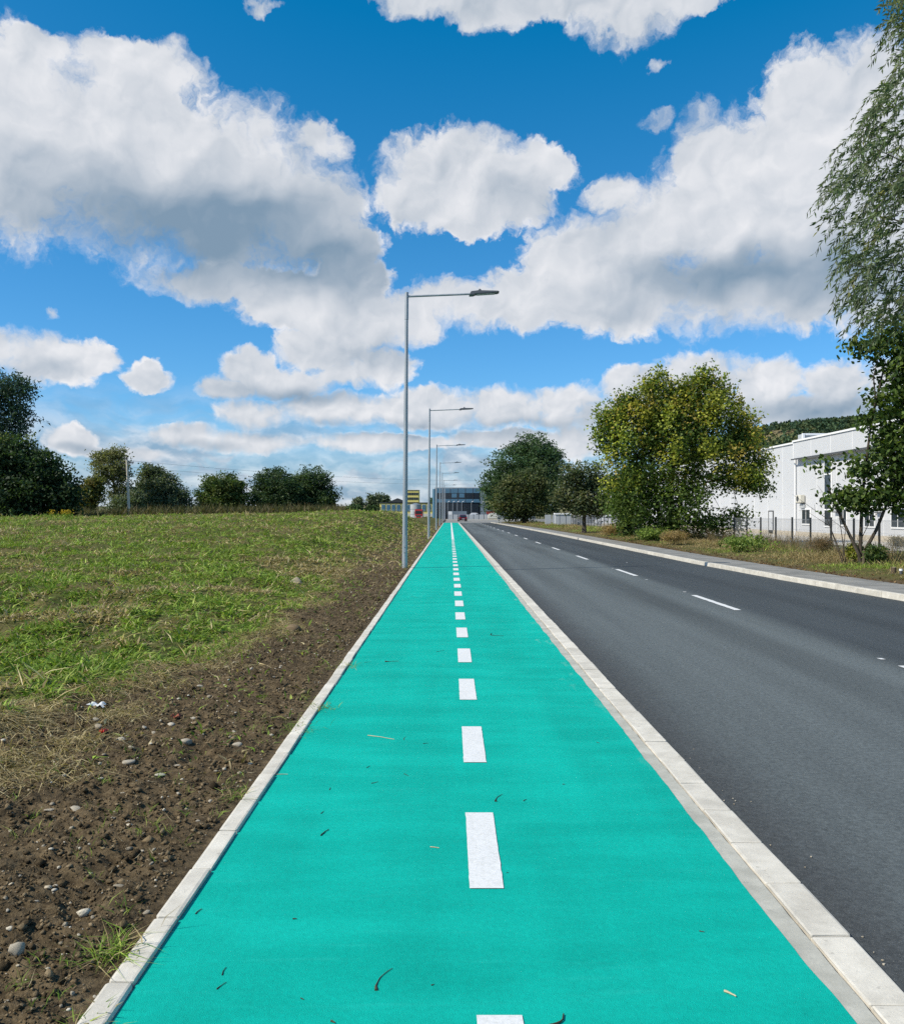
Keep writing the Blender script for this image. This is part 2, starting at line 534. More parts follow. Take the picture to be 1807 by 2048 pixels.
# ------------------------------------------------------------------ materials of the setting
def mats_setting():
    # soil and grass floor of the field (colour from the soil / turf areas)
    new_mat('field_soil')
    p = worldpos(); x, y, z = sep(p)
    n1 = noise(p, 1.3, 5, .6); n2 = noise(p, 14, 6, .7); n3 = noise(p, 70, 3, .7)
    soil = mixc(sstep(n2, .3, .7), (.036, .026, .0145), (.135, .100, .056))
    soil = mixc(sstep(n3, .62, .72), soil, (.17, .14, .10))
    soil = mixc(sstep(n1, .45, .65), soil, mulc(soil, 1.35))
    turf = mixc(sstep(n1, .35, .65), (.085, .105, .024), (.16, .13, .055))
    turf = mixc(sstep(n2, .4, .65), turf, (.045, .052, .014))
    g = attr('Col')
    gx, gy, gz = sep(g)
    c = mixc(gx, soil, turf)
    finish(c, .95, .1, n2*0.6 + n3*0.4, .03, .8)

    new_mat('ground_far')
    p = worldpos()
    n1 = noise(p, .02, 4, .6); n2 = noise(p, .4, 4, .6)
    c = mixc(sstep(n1, .4, .6), (.10, .115, .045), (.17, .145, .08))
    c = mulc(c, n2*.6 + .7)
    finish(c, .95, .1)

    # green cycle lane coating
    new_mat('lane_green')
    p = worldpos()
    a = noise(S.vmath('MULTIPLY', p, (.9, 2.6, 1)), 1.0, 5, .6)
    b = noise(p, 38, 4, .7); d = noise(p, 240, 2, .7)
    e = noise(S.vmath('MULTIPLY', p, (1.2, 14, 1)), 1.0, 4, .65)
    c = mixc(sstep(a, .3, .7), (.0002, .340, .268), (.002, .412, .327))
    c = mixc(sstep(e, .56, .78)*.14, c, (.05, .50, .43))
    big = noise(S.vmath('MULTIPLY', p, (1.6, .12, 1)), 1.0, 4, .6)
    c = mulc(c, sstep(big, .32, .68)*.14 + .97)
    c = mulc(c, b*.40 + .80)
    c = mixc(sstep(d, .66, .80)*.45, c, (.10, .55, .47))
    x, y, z = sep(p)
    wear = sstep(noise(S.vmath('MULTIPLY', p, (5, 1.6, 1)), 1.0, 5, .7) + sstep(x, .95, 1.32)*.12, .67, .78)*sstep(y, 4, 12)
    c = mixc(wear*.55, c, (.20, .47, .38))
    c = mixc(sstep(noise(p, 160, 2, .6), .70, .78)*.6, c, (.002, .13, .10))
    finish(c, .8, .10, b*.4 + d*.6, .008, .8)

    new_mat('line_white')
    p = worldpos(); b = noise(p, 60, 4, .7); a = noise(p, 4, 4, .6)
    c = mixc(sstep(b, .25, .6), (.56, .57, .55), (.70, .71, .70))
    c = mulc(c, a*.16 + .90)
    c = mixc(sstep(noise(p, 130, 2, .6), .66, .76)*.5, c, (.42, .45, .43))
    finish(c, .75, .2, b, .004, .4)

    # asphalt: pale older carriageway, darker renewed half
    new_mat('asphalt')
    p = worldpos(); x, y, z = sep(p)
    st = S.vmath('MULTIPLY', p, (1.0, .05, 1))
    big = noise(st, 1.1, 4, .55); wob = noise(S.vmath('MULTIPLY', p, (.25, .04, 1)), 1.0, 3, .5)
    g1 = noise(p, 55, 4, .75); g2 = noise(p, 190, 2, .7)
    xs = x + (wob - .5)*.5
    new = sstep(xs, 5.0, 5.55)
    base = mixc(new, (.099, .115, .116), (.048, .057, .061))
    base = mulc(base, sstep(big, .3, .7)*.34 + .83)
    trk = sstep(S.math('ABSOLUTE', xs - 4.15), .1, .62, 1.0, 0.0)*sstep(noise(S.vmath('MULTIPLY', p, (.2, .045, 1)), 1.0, 3, .5), .30, .62)
    base = mulc(base, 1.0 - trk*.40)
    edge = sstep(x + (noise(p, 3.0, 3, .6) - .5)*.25, 1.66, 2.25, 1.0, 0.0)
    base = mixc(edge*.72, base, (.040, .042, .044))
    base = mulc(base, g1*1.0 + .50)
    g0 = noise(p, 26, 4, .75)
    base = mulc(base, sstep(g0, .32, .68)*.42 + .79)
    base = mixc(sstep(g2, .60, .74)*.75, base, (.30, .30, .29))
    base = mixc(sstep(noise(p, 150, 2, .6), .58, .70)*.75, base, (.020, .022, .023))
    finish(base, .80, .26, g0*.4 + g1*.4 + g2*.2, .012, .8)

    new_mat('asphalt_worn')
    p = worldpos(); n1 = noise(p, 1.2, 5, .6); n2 = noise(p, 60, 4, .7)
    c = mixc(sstep(n1, .35, .65), (.185, .185, .172), (.265, .26, .24))
    c = mulc(c, n2*.4 + .8)
    finish(c, .85, .2, n2, .006, .5)

    # concrete: kerb stones, gutter
    for nm, lo, hi in (('concrete_kerb', (.50, .47, .40), (.66, .625, .54)), ('concrete_gutter', (.35, .345, .295), (.49, .48, .415))):
        new_mat(nm)
        p = worldpos(); n1 = noise(p, 5, 6, .65); n2 = noise(p, 90, 4, .7); r = objrand()
        c = mixc(sstep(n1, .3, .7), lo, hi)
        c = mulc(c, n2*.26 + .87)
        if nm == 'concrete_kerb': c = mulc(c, r*.16 + .92)
        c = mixc(sstep(noise(p, 17, 5, .7), .60, .72)*.5, c, (.22, .21, .18))
        c = mixc(sstep(noise(p, 210, 2, .5), .70, .78)*.6, c, (.15, .15, .14))
        finish(c, .85, .2, n1*.3 + n2*.7, .004, .5)

    new_mat('yard_concrete')
    p = worldpos(); n1 = noise(p, .5, 5, .6); n2 = noise(p, 7, 5, .7)
    c = mixc(sstep(n1, .35, .65), (.40, .37, .32), (.52, .49, .44))
    c = mulc(c, n2*.3 + .85)
    finish(c, .9, .15)

    # foliage, grass: own colour of each leaf in the attribute
    new_mat('leaf')
    c = attr('Col')
    finish(c, .55, .22, transl=.36)
    new_mat('leaf_far')
    c = attr('Col')
    finish(c, .8, .08, transl=.18)
    new_mat('grass_blade')
    c = attr('Col')
    finish(c, .6, .2, transl=.28)
    new_mat('stone')
    p = texco(); n1 = noise(p, 22, 5, .65); r = objrand()
    c = mixc(r, (.33, .28, .20), (.56, .51, .41))
    c = mulc(c, sstep(n1, .3, .7)*.5 + .65)
    finish(c, .85, .2, n1, .006, .6)
    new_mat('clod')
    c = attr('Col'); p = worldpos(); n1 = noise(p, 45, 5, .7)
    c = mulc(c, n1*1.0 + .5)
    finish(c, .95, .1, n1, .015, .8)
    new_mat('bark')
    p = texco(); n1 = noise(S.vmath('MULTIPLY', p, (9, 9, 2)), 1.0, 5, .7)
    c = mixc(sstep(n1, .3, .7), (.035, .028, .020), (.13, .11, .085))
    finish(c, .9, .15, n1, .02, .8)
    new_mat('twig')
    p = texco(); n1 = noise(p, 60, 4, .6); r = objrand()
    c = mixc(r, (.030, .022, .014), (.085, .065, .040)); c = mulc(c, n1*.8 + .6)
    finish(c, .85, .2)
    plain('clod_dark', (.030, .026, .020), .95, .1)
    plain('rock_brown', (.17, .125, .075), .9, .15, var=.3, scale=6)
    plain('straw', (.50, .42, .27), .8, .15, var=.2, scale=40)
    new_mat('galvanised')
    p = texco(); n1 = noise(S.vmath('MULTIPLY', p, (6, 6, .6)), 1.0, 4, .6); n2 = noise(p, 30, 3, .6)
    c = mixc(sstep(n1, .35, .65), (.30, .335, .36), (.40, .43, .45)); c = mulc(c, n2*.25 + .87)
    finish(c, .52, .5, metal=.35)
    plain('lamp_grey', (.105, .115, .13), .5, .4)
    plain('lens', (.45, .47, .48), .25, .5)
    plain('white_sheet', (.56, .57, .58), .55, .35, var=.05, scale=.6)
    plain('white_trim', (.82, .82, .81), .5, .35, var=.04, scale=1.0)
    plain('plinth', (.50, .44, .34), .8, .2)
    plain('glass_dark', (.018, .026, .036), .10, .6, var=.2, scale=.8)
    plain('glass_blue', (.075, .17, .25), .14, .6, var=.2, scale=.35)
    plain('grey_metal', (.075, .08, .085), .5, .4)
    plain('post_dark', (.030, .034, .036), .5, .35)
    plain('wire', (.30, .31, .32), .5, .4)
    plain('grey_clad', (.165, .205, .24), .55, .3, var=.06, scale=.3)
    plain('grey_light', (.42, .44, .45), .6, .3, var=.08)
    plain('yellow_render', (.72, .62, .20), .8, .15, var=.06, scale=.5)
    plain('roof_dark', (.05, .055, .06), .7, .2)
    plain('cream', (.62, .60, .52), .8, .15)
    plain('red_paint', (.52, .035, .035), .35, .4, coat=.4)
    plain('car_red', (.085, .005, .012), .3, .45, coat=.6)
    plain('car_white', (.72, .73, .74), .35, .4, var=.03, coat=.5)
    plain('car_dark', (.035, .045, .06), .3, .45, coat=.6)
    plain('tyre', (.018, .018, .018), .85, .2)
    plain('rim', (.40, .41, .42), .35, .5, metal=.6)
    plain('lamp_red', (.45, .01, .01), .3, .5)
    plain('lamp_clear', (.75, .76, .78), .2, .5)
    plain('pole_concrete', (.62, .57, .45), .85, .2, var=.18, scale=4)
    plain('insulator', (.06, .05, .045), .4, .5)
    plain('plastic_white', (.78, .78, .76), .6, .3)
    plain('plastic_red', (.55, .06, .04), .5, .3)
    plain('brick_red', (.30, .10, .06), .85, .2)
    plain('stump_wood', (.10, .075, .05), .9, .15, scale=12)


mats_setting()

# ------------------------------------------------------------------ setting: ground, lane, road, kerbs
LX0, LX1 = -1.095, 1.305        # painted cycle lane
GUT1 = 1.400                    # gutter strip outer edge
KX1 = 1.565                     # roadside kerb outer edge
ZR = -0.12                      # carriageway level
LANE_END = 157.0


def sheet(name, xs0, xs1, ys, z, mat, nx=2, kind='structure', parent=None, jit0=None, jit1=None):
    ys = np.asarray(ys, float)
    x0 = xs0(ys) if callable(xs0) else np.full(len(ys), xs0)
    x1 = xs1(ys) if callable(xs1) else np.full(len(ys), xs1)
    t = np.linspace(0, 1, nx)
    X = x0[:, None]*(1 - t) + x1[:, None]*t
    Y = np.repeat(ys[:, None], nx, 1)
    Z = z(X, Y) if callable(z) else np.full_like(X, z)
    V = np.stack([X, Y, Z], -1).reshape(-1, 3)
    i = np.arange(len(ys) - 1)[:, None]*nx + np.arange(nx - 1)[None]
    Fc = np.stack([i, i + 1, i + nx + 1, i + nx], -1).reshape(-1, 4)
    o = link(name, mesh_np(name, V, Fc), mat, parent)
    if parent is None: o['kind'] = kind
    return o


RX_Y = [-8, 4, 10, 18, 24, 32, 70, 90, 130, 166, 190, 230]
RX_X = [9.9, 9.75, 9.55, 9.15, 8.78, 8.52, 8.52, 8.42, 8.0, 7.5, 7.6, 9.0]
def xr(y): return np.interp(y, RX_Y, RX_X)


far_y = np.concatenate([np.arange(-6, 60, 1.0), np.arange(60, 170, 4.0)])

# far ground to the horizon
g = 4200.0
gv = np.array([(-g, -60, -.36), (g, -60, -.36), (g, g, -.36), (-g, g, -.36)])
tag(link('ground', mesh_np('ground', gv, np.array([[0, 1, 2, 3]])), 'ground_far'), kind='structure')

# field on the left, rising gently to a low crest
def turf_mask(X, Y):
    s = -1.2 - X
    b = np.interp(Y, [2, 6, 7.5, 9.5, 13, 20, 28, 45, 70, 120], [2.6, 2.5, 2.25, 1.60, 1.35, 1.5, 1.9, 1.7, 1.3, 1.0])
    return ss(s - b + (fbm(X, Y, .9, 4, .55, 3) - .5)*1.5, -.25, .30)


def field_z(X, Y, detail=True):
    s = -1.2 - X
    amp = np.interp(-X, [0, 8, 15, 37, 80, 200], [1.55, 1.50, 1.32, 1.02, .85, .6])
    prof = ss(Y, 6, 72)*(1 - .85*ss(Y, 96, 150))
    z = amp*prof*ss(s, 1.2, 5.0)
    z = z + .10*ss(s, 1.3, 2.6) + .02
    z = z + (fbm(X, Y, .22, 3, .5, 11) - .5)*.62*ss(s, 2, 5)*ss(Y, 5, 16)
    z = z + (fbm(X, Y, .9, 3, .55, 12) - .5)*.30*ss(s, 1.0, 3.2)
    z = z + (fbm(X, Y, 1.8, 3, .6, 13) - .5)*.22*ss(s, 1.6, 3.2)*ss(Y, 5, 9)
    if detail:
        d = fbm(X, Y, 6.5, 4, .65, 21) - .5
        d2 = fbm(X, Y, 26, 3, .65, 29) - .5
        near = ss(s, .0, .25)
        z = z + (d*.095 + d2*.050)*near
    return z - .012*(1 - ss(s, 0, .12))


def make_field():
    xs = np.concatenate([-1.19 - np.arange(0, 2.6, .022), -1.19 - np.arange(2.6, 6, .07), -1.19 - np.geomspace(6, 420, 70)])
    ys = np.concatenate([np.arange(1.4, 9.5, .026), np.arange(9.5, 16, .06), np.arange(16, 40, .25), np.geomspace(40, 330, 90)])
    X, Y = np.meshgrid(xs, ys)
    Z = field_z(X, Y)
    V = np.stack([X, Y, Z], -1).reshape(-1, 3)
    nx = len(xs)
    i = np.arange(len(ys) - 1)[:, None]*nx + np.arange(nx - 1)[None]
    Fc = np.stack([i, i + nx, i + nx + 1, i + 1], -1).reshape(-1, 4)
    m = turf_mask(V[:, 0], V[:, 1])
    o = link('field', mesh_np('field', V, Fc, np.stack([m, m, m], -1), True), 'field_soil')
    tag(o, kind='structure')
    # the piece beside and behind the camera
    sheet('field_behind', -420, -1.19, [-8, 1.4], -.02, 'field_soil')


make_field()

# cycle lane: coating sheet with uneven right edge, dashes as pieces on it
def lane_right(y):
    return LX1 + (fbm(y*0, y, 3.0, 4, .6, 5) - .5)*.030 + (fbm(y*0, y, .5, 2, .5, 8) - .5)*.03
lane_y = np.concatenate([np.arange(-6, 16, .06), np.arange(16, 60, .4), np.arange(60, LANE_END + .1, 2.0)])
lane = sheet('bike_lane', LX0, lane_right, lane_y, .004, 'lane_green', nx=5)
DASH_X, DASH_W = .162, .150


def strip_mesh(name, w, l, z, jag=.003, seed=0):
    n = 26
    r = np.random.default_rng(seed)
    t = np.linspace(0, l, n)
    e0 = -w/2 + r.normal(0, jag, n); e1 = w/2 + r.normal(0, jag, n)
    V = np.concatenate([np.stack([e0, t + r.normal(0, jag, n)*0, np.full(n, z)], -1), np.stack([e1, t, np.full(n, z)], -1)])
    i = np.arange(n - 1)
    Fc = np.stack([i, i + n, i + n + 1, i + 1], -1)
    return mesh_np(name, V, Fc)


dm = [strip_mesh('lane_dash', DASH_W, 1.0, 0.0, .0009, k) for k in range(4)]
for me in dm: me.materials.append(MATS['line_white'])
for k in range(27):
    o = link('lane_dash', dm[k % 4], None, lane, (DASH_X + random.uniform(-.004, .004), 1.955 + 2.0*k, .008))
o = link('centre_line', strip_mesh('centre_line', .16, 1.0, 0, .003, 9), 'line_white', lane, (DASH_X, 56, .008))
o.scale = (1, LANE_END - 56.5, 1)

sheet('lane_base', LX0 - .01, GUT1 + .01, [-6, 40, LANE_END], -.03, 'clod_dark')
# road
road = sheet('road', KX1 - .02, lambda y: xr(y) + .02, far_y, ZR, 'asphalt', nx=12)
rd = [strip_mesh('road_dash', .125, 3.0, 0, .004, 40 + k) for k in range(3)]
for me in rd: me.materials.append(MATS['line_white'])
for k in range(17):
    o = link('road_dash', rd[k % 3], None, road, (5.235 + .0005*k, 7.45 + 9.0*k, ZR + .006))
dab = strip_mesh('paint_dab', .06, .10, 0, .006, 77); dab.materials.append(MATS['line_white'])
for (x, y) in ((5.22, 10.9), (5.25, 20.2), (5.2, 23.9), (5.2, 28.9), (6.3, 32.2)):
    link('paint_dab', dab, None, road, (x, y, ZR + .006))
# crossing street and forecourt at the far end
sheet('street', -55, 70, [LANE_END - .5, 200, 262], ZR - .012, 'asphalt_worn')


def kerb(name, xin, xout, ztop, depth, y0, ynear, yend, step, mat='concrete_kerb', bev=.012, curve=None):
    """near stones one by one, the rest as one run of stones"""
    def stone(l, seed):
        r = random.Random(seed)
        mb = MB().box(0, xout - xin, .004, l - .004, -depth, 0)
        me = mb.mesh('kerb_stone', bev, segs=2)
        for v in me.vertices:
            v.co.x += r.uniform(-.003, .003); v.co.y += r.uniform(-.002, .002); v.co.z += r.uniform(-.0015, .001)
        me.materials.append(MATS[mat])
        return me
    kinds = [stone(step, k) for k in range(4)]
    # distant run: one strip with a shallow groove at each joint
    mb = MB()
    y = ynear
    while y < yend:
        x = (curve(y + step) if curve else 0.0)
        mb.box(xin + x, xout + x, y + .004, y + step*4 - .004, ztop - depth, ztop)
        y += step*4
    root = mb.build(name, mat)
    tag(root, kind='structure')
    y = y0; k = 0
    while y < ynear - .01:
        x = (curve(y + step/2) if curve else 0.0)
        o = link('kerb_stone', kinds[k % 4], None, root, (xin + x + random.uniform(-.003, .003), y, ztop + random.uniform(-.004, .003)))
        if curve: o.rotation_euler[2] = -math.atan((curve(y + step) - curve(y))/step)
        else: o.rotation_euler[2] = random.uniform(-.006, .006)
        y += step; k += 1
    return root


kerb('lane_edging_kerb', LX0 - .094, LX0 - .002, .024, .16, -1.36, 27.14, LANE_END, .5)
kerb('roadside_kerb', GUT1 + .003, KX1, .002, .15, -1.47, 28.03, LANE_END, .5, bev=.010)
kerb('pavement_kerb', 0.0, .15, .005, .14, 12.0, 60.0, 168.0, 1.0, bev=.014, curve=lambda y: float(xr(y)))
sheet('pavement', lambda y: xr(y) + .148, lambda y: xr(y) + 1.50 + (fbm(y, y*0, .8, 3, .5, 9) - .5)*.12, np.arange(-6, 168, 1.0), -.003, 'asphalt_worn', nx=3)
sheet('gutter_strip', GUT1 - .16, lambda y: GUT1 - .004 - .012*fbm(y*0, y, 9.0, 4, .65, 6), np.concatenate([np.arange(-6, 20, .05), np.arange(20, LANE_END, 2.0)]), .0, 'concrete_gutter')

# verge on the right, yard behind its fence
def verge_z(X, Y):
    t = X - xr(Y) - 1.45
    return -.01 + .10*ss(t, 0, .9) + (fbm(X, Y, 1.1, 4, .55, 33) - .5)*.16*ss(t, .1, .8) - .12*ss(X, 13.5, 17.5)


def make_verge():
    ys = np.concatenate([np.arange(-6, 60, .3), np.arange(60, 168, 1.5)])
    t = np.concatenate([np.linspace(0, .4, 30), np.linspace(.42, 1, 14)])
    x0 = xr(ys) + 1.42
    X = x0[:, None] + (20.0 - x0[:, None])*t[None]
    Y = np.repeat(ys[:, None], len(t), 1)
    Z = verge_z(X, Y)
    V = np.stack([X, Y, Z], -1).reshape(-1, 3)
    nx = len(t)
    i = np.arange(len(ys) - 1)[:, None]*nx + np.arange(nx - 1)[None]
    Fc = np.stack([i, i + 1, i + nx + 1, i + nx], -1).reshape(-1, 4)
    m = ss(X - xr(Y) - 1.6 + (fbm(X, Y, 1.5, 3, .5, 44) - .5)*.8, 0, .5).reshape(-1)*.85
    o = link('verge', mesh_np('verge', V, Fc, np.stack([m, m, m], -1), True), 'field_soil')
    tag(o, kind='structure')


make_verge()
sheet('yard', 15.6, 60, [18, 60, 170], -.055, 'yard_concrete')

# wooded hill behind the warehouse, low hills far off
def hill_z(X, Y):
    r = np.interp(X, [60, 130, 200, 275, 365, 480, 700, 1200], [0, 4, 38, 73, 83, 99, 107, 60])
    return r*ss(Y, 430, 800)*(1 - .5*ss(Y, 850, 1400)) + (fbm(X, Y, .012, 3, .5, 5) - .5)*10*ss(X, 130, 280) - .3


def grid_obj(name, x0, x1, nx, y0, y1, ny, fz, mat):
    X, Y = np.meshgrid(np.linspace(x0, x1, nx), np.linspace(y0, y1, ny))
    Z = fz(X, Y)
    V = np.stack([X, Y, Z], -1).reshape(-1, 3)
    i = np.arange(ny - 1)[:, None]*nx + np.arange(nx - 1)[None]
    Fc = np.stack([i, i + 1, i + nx + 1, i + nx], -1).reshape(-1, 4)
    return tag(link(name, mesh_np(name, V, Fc, None, True), mat), kind='structure')


grid_obj('hill', 60, 1200, 80, 420, 1500, 60, hill_z, 'ground_far')
grid_obj('distant_hills', -1900, 700, 60, 2300, 3300, 12,
         lambda X, Y: 42*fbm(X, Y, .0016, 3, .5, 71)*np.sin(np.clip((Y - 2300)/1000, 0, 1)*math.pi) - .3, 'ground_far')


def make_forest():
    rng = np.random.default_rng(5)
    n = 4200
    X = rng.uniform(110, 640, n*3); Y = rng.uniform(520, 900, n*3)
    keep = (X/Y > .16) & (X/Y < .66) & (hill_z(X, Y) > 6)
    X, Y = X[keep][:n], Y[keep][:n]
    Z = hill_z(X, Y)
    per = 26
    h = rng.uniform(5, 8, len(X)); w = rng.uniform(2.4, 4.0, len(X))
    d = unit(rng.normal(size=(len(X), per, 3))); d[..., 2] = np.abs(d[..., 2])*1.0 - .15
    rad = rng.uniform(.6, 1.05, (len(X), per, 1))
    c = np.stack([X, Y, Z + h*.45], -1)[:, None] + d*rad*np.stack([w, w, h*.6], -1)[:, None]
    c = c.reshape(-1, 3)
    a, b = frames(len(c), rng, .4)
    tint = palette(len(X), rng, [(.052, .090, .050), (.066, .108, .054), (.040, .074, .046), (.085, .112, .050)], None, .2)
    cols = np.repeat(np.repeat(tint, per, 0)*(1 + rng.normal(0, .15, (len(c), 1))), 4, 0)
    V, Fc = leafset(c, a, b, rng.uniform(1.4, 2.6, len(c)), rng.uniform(1.2, 2.0, len(c)), DIAMOND)
    o = link('forest', mesh_np('forest', V, Fc, np.clip(cols, .004, 1)), 'leaf_far')
    tag(o, 'dark green wood covering the hill behind the white warehouse', 'forest', kind='stuff')


make_forest()

# ------------------------------------------------------------------ trees
def lobe(u, v, ru, rv, Y, dy=0.0, deep=None):
    c = at(u, v, Y + dy)
    rx = ru/F*(Y + dy)
    return (c.x, c.y, c.z, rx, (deep if deep else rx*.9), rv/F*(Y + dy))


def tree(name, label, base, lobes, nclump, per, cr, L, W, poly, cols, weights=None, trunk_r=.2, seed=1, mat='leaf', up=.5,
         shell=.45, tip_cols=None, tip_from=.8, limbs=8, twigs=60, group=None, droop=0.0, stems=None, cat='tree', jit=.16, lean=None, flat=.7, paths=None, wexp=.62):
    rng = np.random.default_rng(seed)
    rnd = random.Random(seed)
    base = Vector(base)
    t = thing(name, label, cat, base, 0, group)
    lb = np.asarray(lobes, float)
    lb[:, :3] -= np.array(base)[None]
    w = (lb[:, 3]*lb[:, 4]*lb[:, 5])**wexp
    idx = rng.choice(len(lb), nclump, p=w/w.sum())
    d = unit(rng.normal(size=(nclump, 3)))
    r = rng.uniform(0, 1, (nclump, 1))**shell
    cc = lb[idx, :3] + d*r*lb[idx, 3:6]
    zmin = .25
    cc[:, 2] = np.maximum(cc[:, 2], zmin + rng.uniform(0, .3, nclump))
    # leaves
    own = palette(nclump, rng, cols, weights, jit)
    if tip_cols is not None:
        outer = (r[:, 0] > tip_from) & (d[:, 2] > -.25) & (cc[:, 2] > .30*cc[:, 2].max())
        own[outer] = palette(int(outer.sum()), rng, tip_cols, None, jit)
    sz = rng.uniform(.7, 1.35, (nclump, 1, 1))
    off = np.clip(rng.normal(size=(nclump, per, 3)), -1.9, 1.9)*np.array([1, 1, flat])*cr*sz
    c = (cc[:, None] + off).reshape(-1, 3)
    if droop: c[:, 2] -= (np.linalg.norm(off[..., :2], axis=-1).reshape(-1))*droop
    c[:, 2] = np.maximum(c[:, 2], .06)
    a, b = frames(len(c), rng, up)
    if droop:
        a = unit(a + np.array([0, 0, -1.2*droop])); b = unit(np.cross(np.cross(a, b), a))
    k = len(poly)
    V, Fc = leafset(c, a, b, L*rng.uniform(.65, 1.3, len(c)), W*rng.uniform(.65, 1.3, len(c)), poly)
    cl = np.repeat(np.clip(np.repeat(own, per, 0)*(1 + rng.normal(0, .16, (len(c), 1))), .004, 1), k, 0)
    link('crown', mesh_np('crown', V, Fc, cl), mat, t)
    # trunk(s) and limbs
    mid = Vector(np.average(lb[:, :3], 0, w))
    mb = MB(); mbl = MB()
    heads = []
    for pa in (paths or []):
        pa = [Vector(q) for q in pa]
        mb.tube(pa, [trunk_r*(1.1 - .7*i/(len(pa) - 1)) for i in range(len(pa))], 8)
        heads += pa[2:]
    for sx, sy, sr in ([] if paths else (stems or [(0, 0, 1.0)])):
        p = []; rr = []
        topv = Vector((mid.x*.55 + sx*2.2, mid.y*.55 + sy*2.2, mid.z*.95)) if lean is None else Vector(lean)
        for i in range(6):
            f = i/5
            q = Vector((sx*.35, sy*.35, -.25)).lerp(topv, f) + Vector((rnd.uniform(-1, 1), rnd.uniform(-1, 1), 0))*trunk_r*.35*(1 if 0 < i else 0)
            p.append(q); rr.append(trunk_r*sr*(1.25 - .75*f) if i else trunk_r*sr*1.7)
        mb.tube(p, rr, 9)
        heads += p[2:]
    def branch(p0, p1, r0, r1, n=4, m=mbl, sides=5):
        pts = []
        for i in range(n + 1):
            f = i/n
            q = p0.lerp(p1, f); q.z += math.sin(f*math.pi)*(p1 - p0).length*.07
            if 0 < i < n: q += Vector((rnd.uniform(-1, 1), rnd.uniform(-1, 1), rnd.uniform(-1, 1)))*(p1 - p0).length*.05
            pts.append(q)
        m.tube(pts, [r0 + (r1 - r0)*i/n for i in range(n + 1)], sides, caps=False)
        return pts
    big = sorted(range(len(lb)), key=lambda i: -w[i])[:limbs]
    hubs = []
    for i in big:
        h = min(heads, key=lambda q: (q - Vector(lb[i, :3])).length + abs(q.z - lb[i, 2]*.6))
        pts = branch(h, Vector(lb[i, :3]), trunk_r*.45, trunk_r*.15)
        hubs += pts[1:]
    for j in rng.choice(nclump, min(twigs, nclump), replace=False):
        q = Vector(cc[j])
        h = min(hubs + heads, key=lambda s: (s - q).length)
        branch(h, q, trunk_r*.13, trunk_r*.03, 3, sides=4)
    link('trunk', mb.mesh('trunk', smooth=True), 'bark', t)
    if mbl.f:
        lo = link('limbs', mbl.mesh('limbs', smooth=True), 'bark', t)
        if paths: lo['kind'] = 'stuff'
    return t


G_DARK = [(.052, .092, .038), (.070, .115, .045), (.090, .136, .050), (.042, .076, .034)]
G_MID = [(.070, .115, .032), (.092, .138, .038), (.055, .094, .030), (.12, .15, .045)]
G_GREY = [(.11, .142, .076), (.14, .172, .098), (.085, .12, .064), (.17, .195, .115)]
G_OLIVE = [(.12, .135, .038), (.15, .155, .046), (.095, .118, .032), (.19, .17, .052)]
G_BROWN = [(.085, .108, .042), (.115, .125, .048), (.075, .10, .040), (.065, .095, .038)]


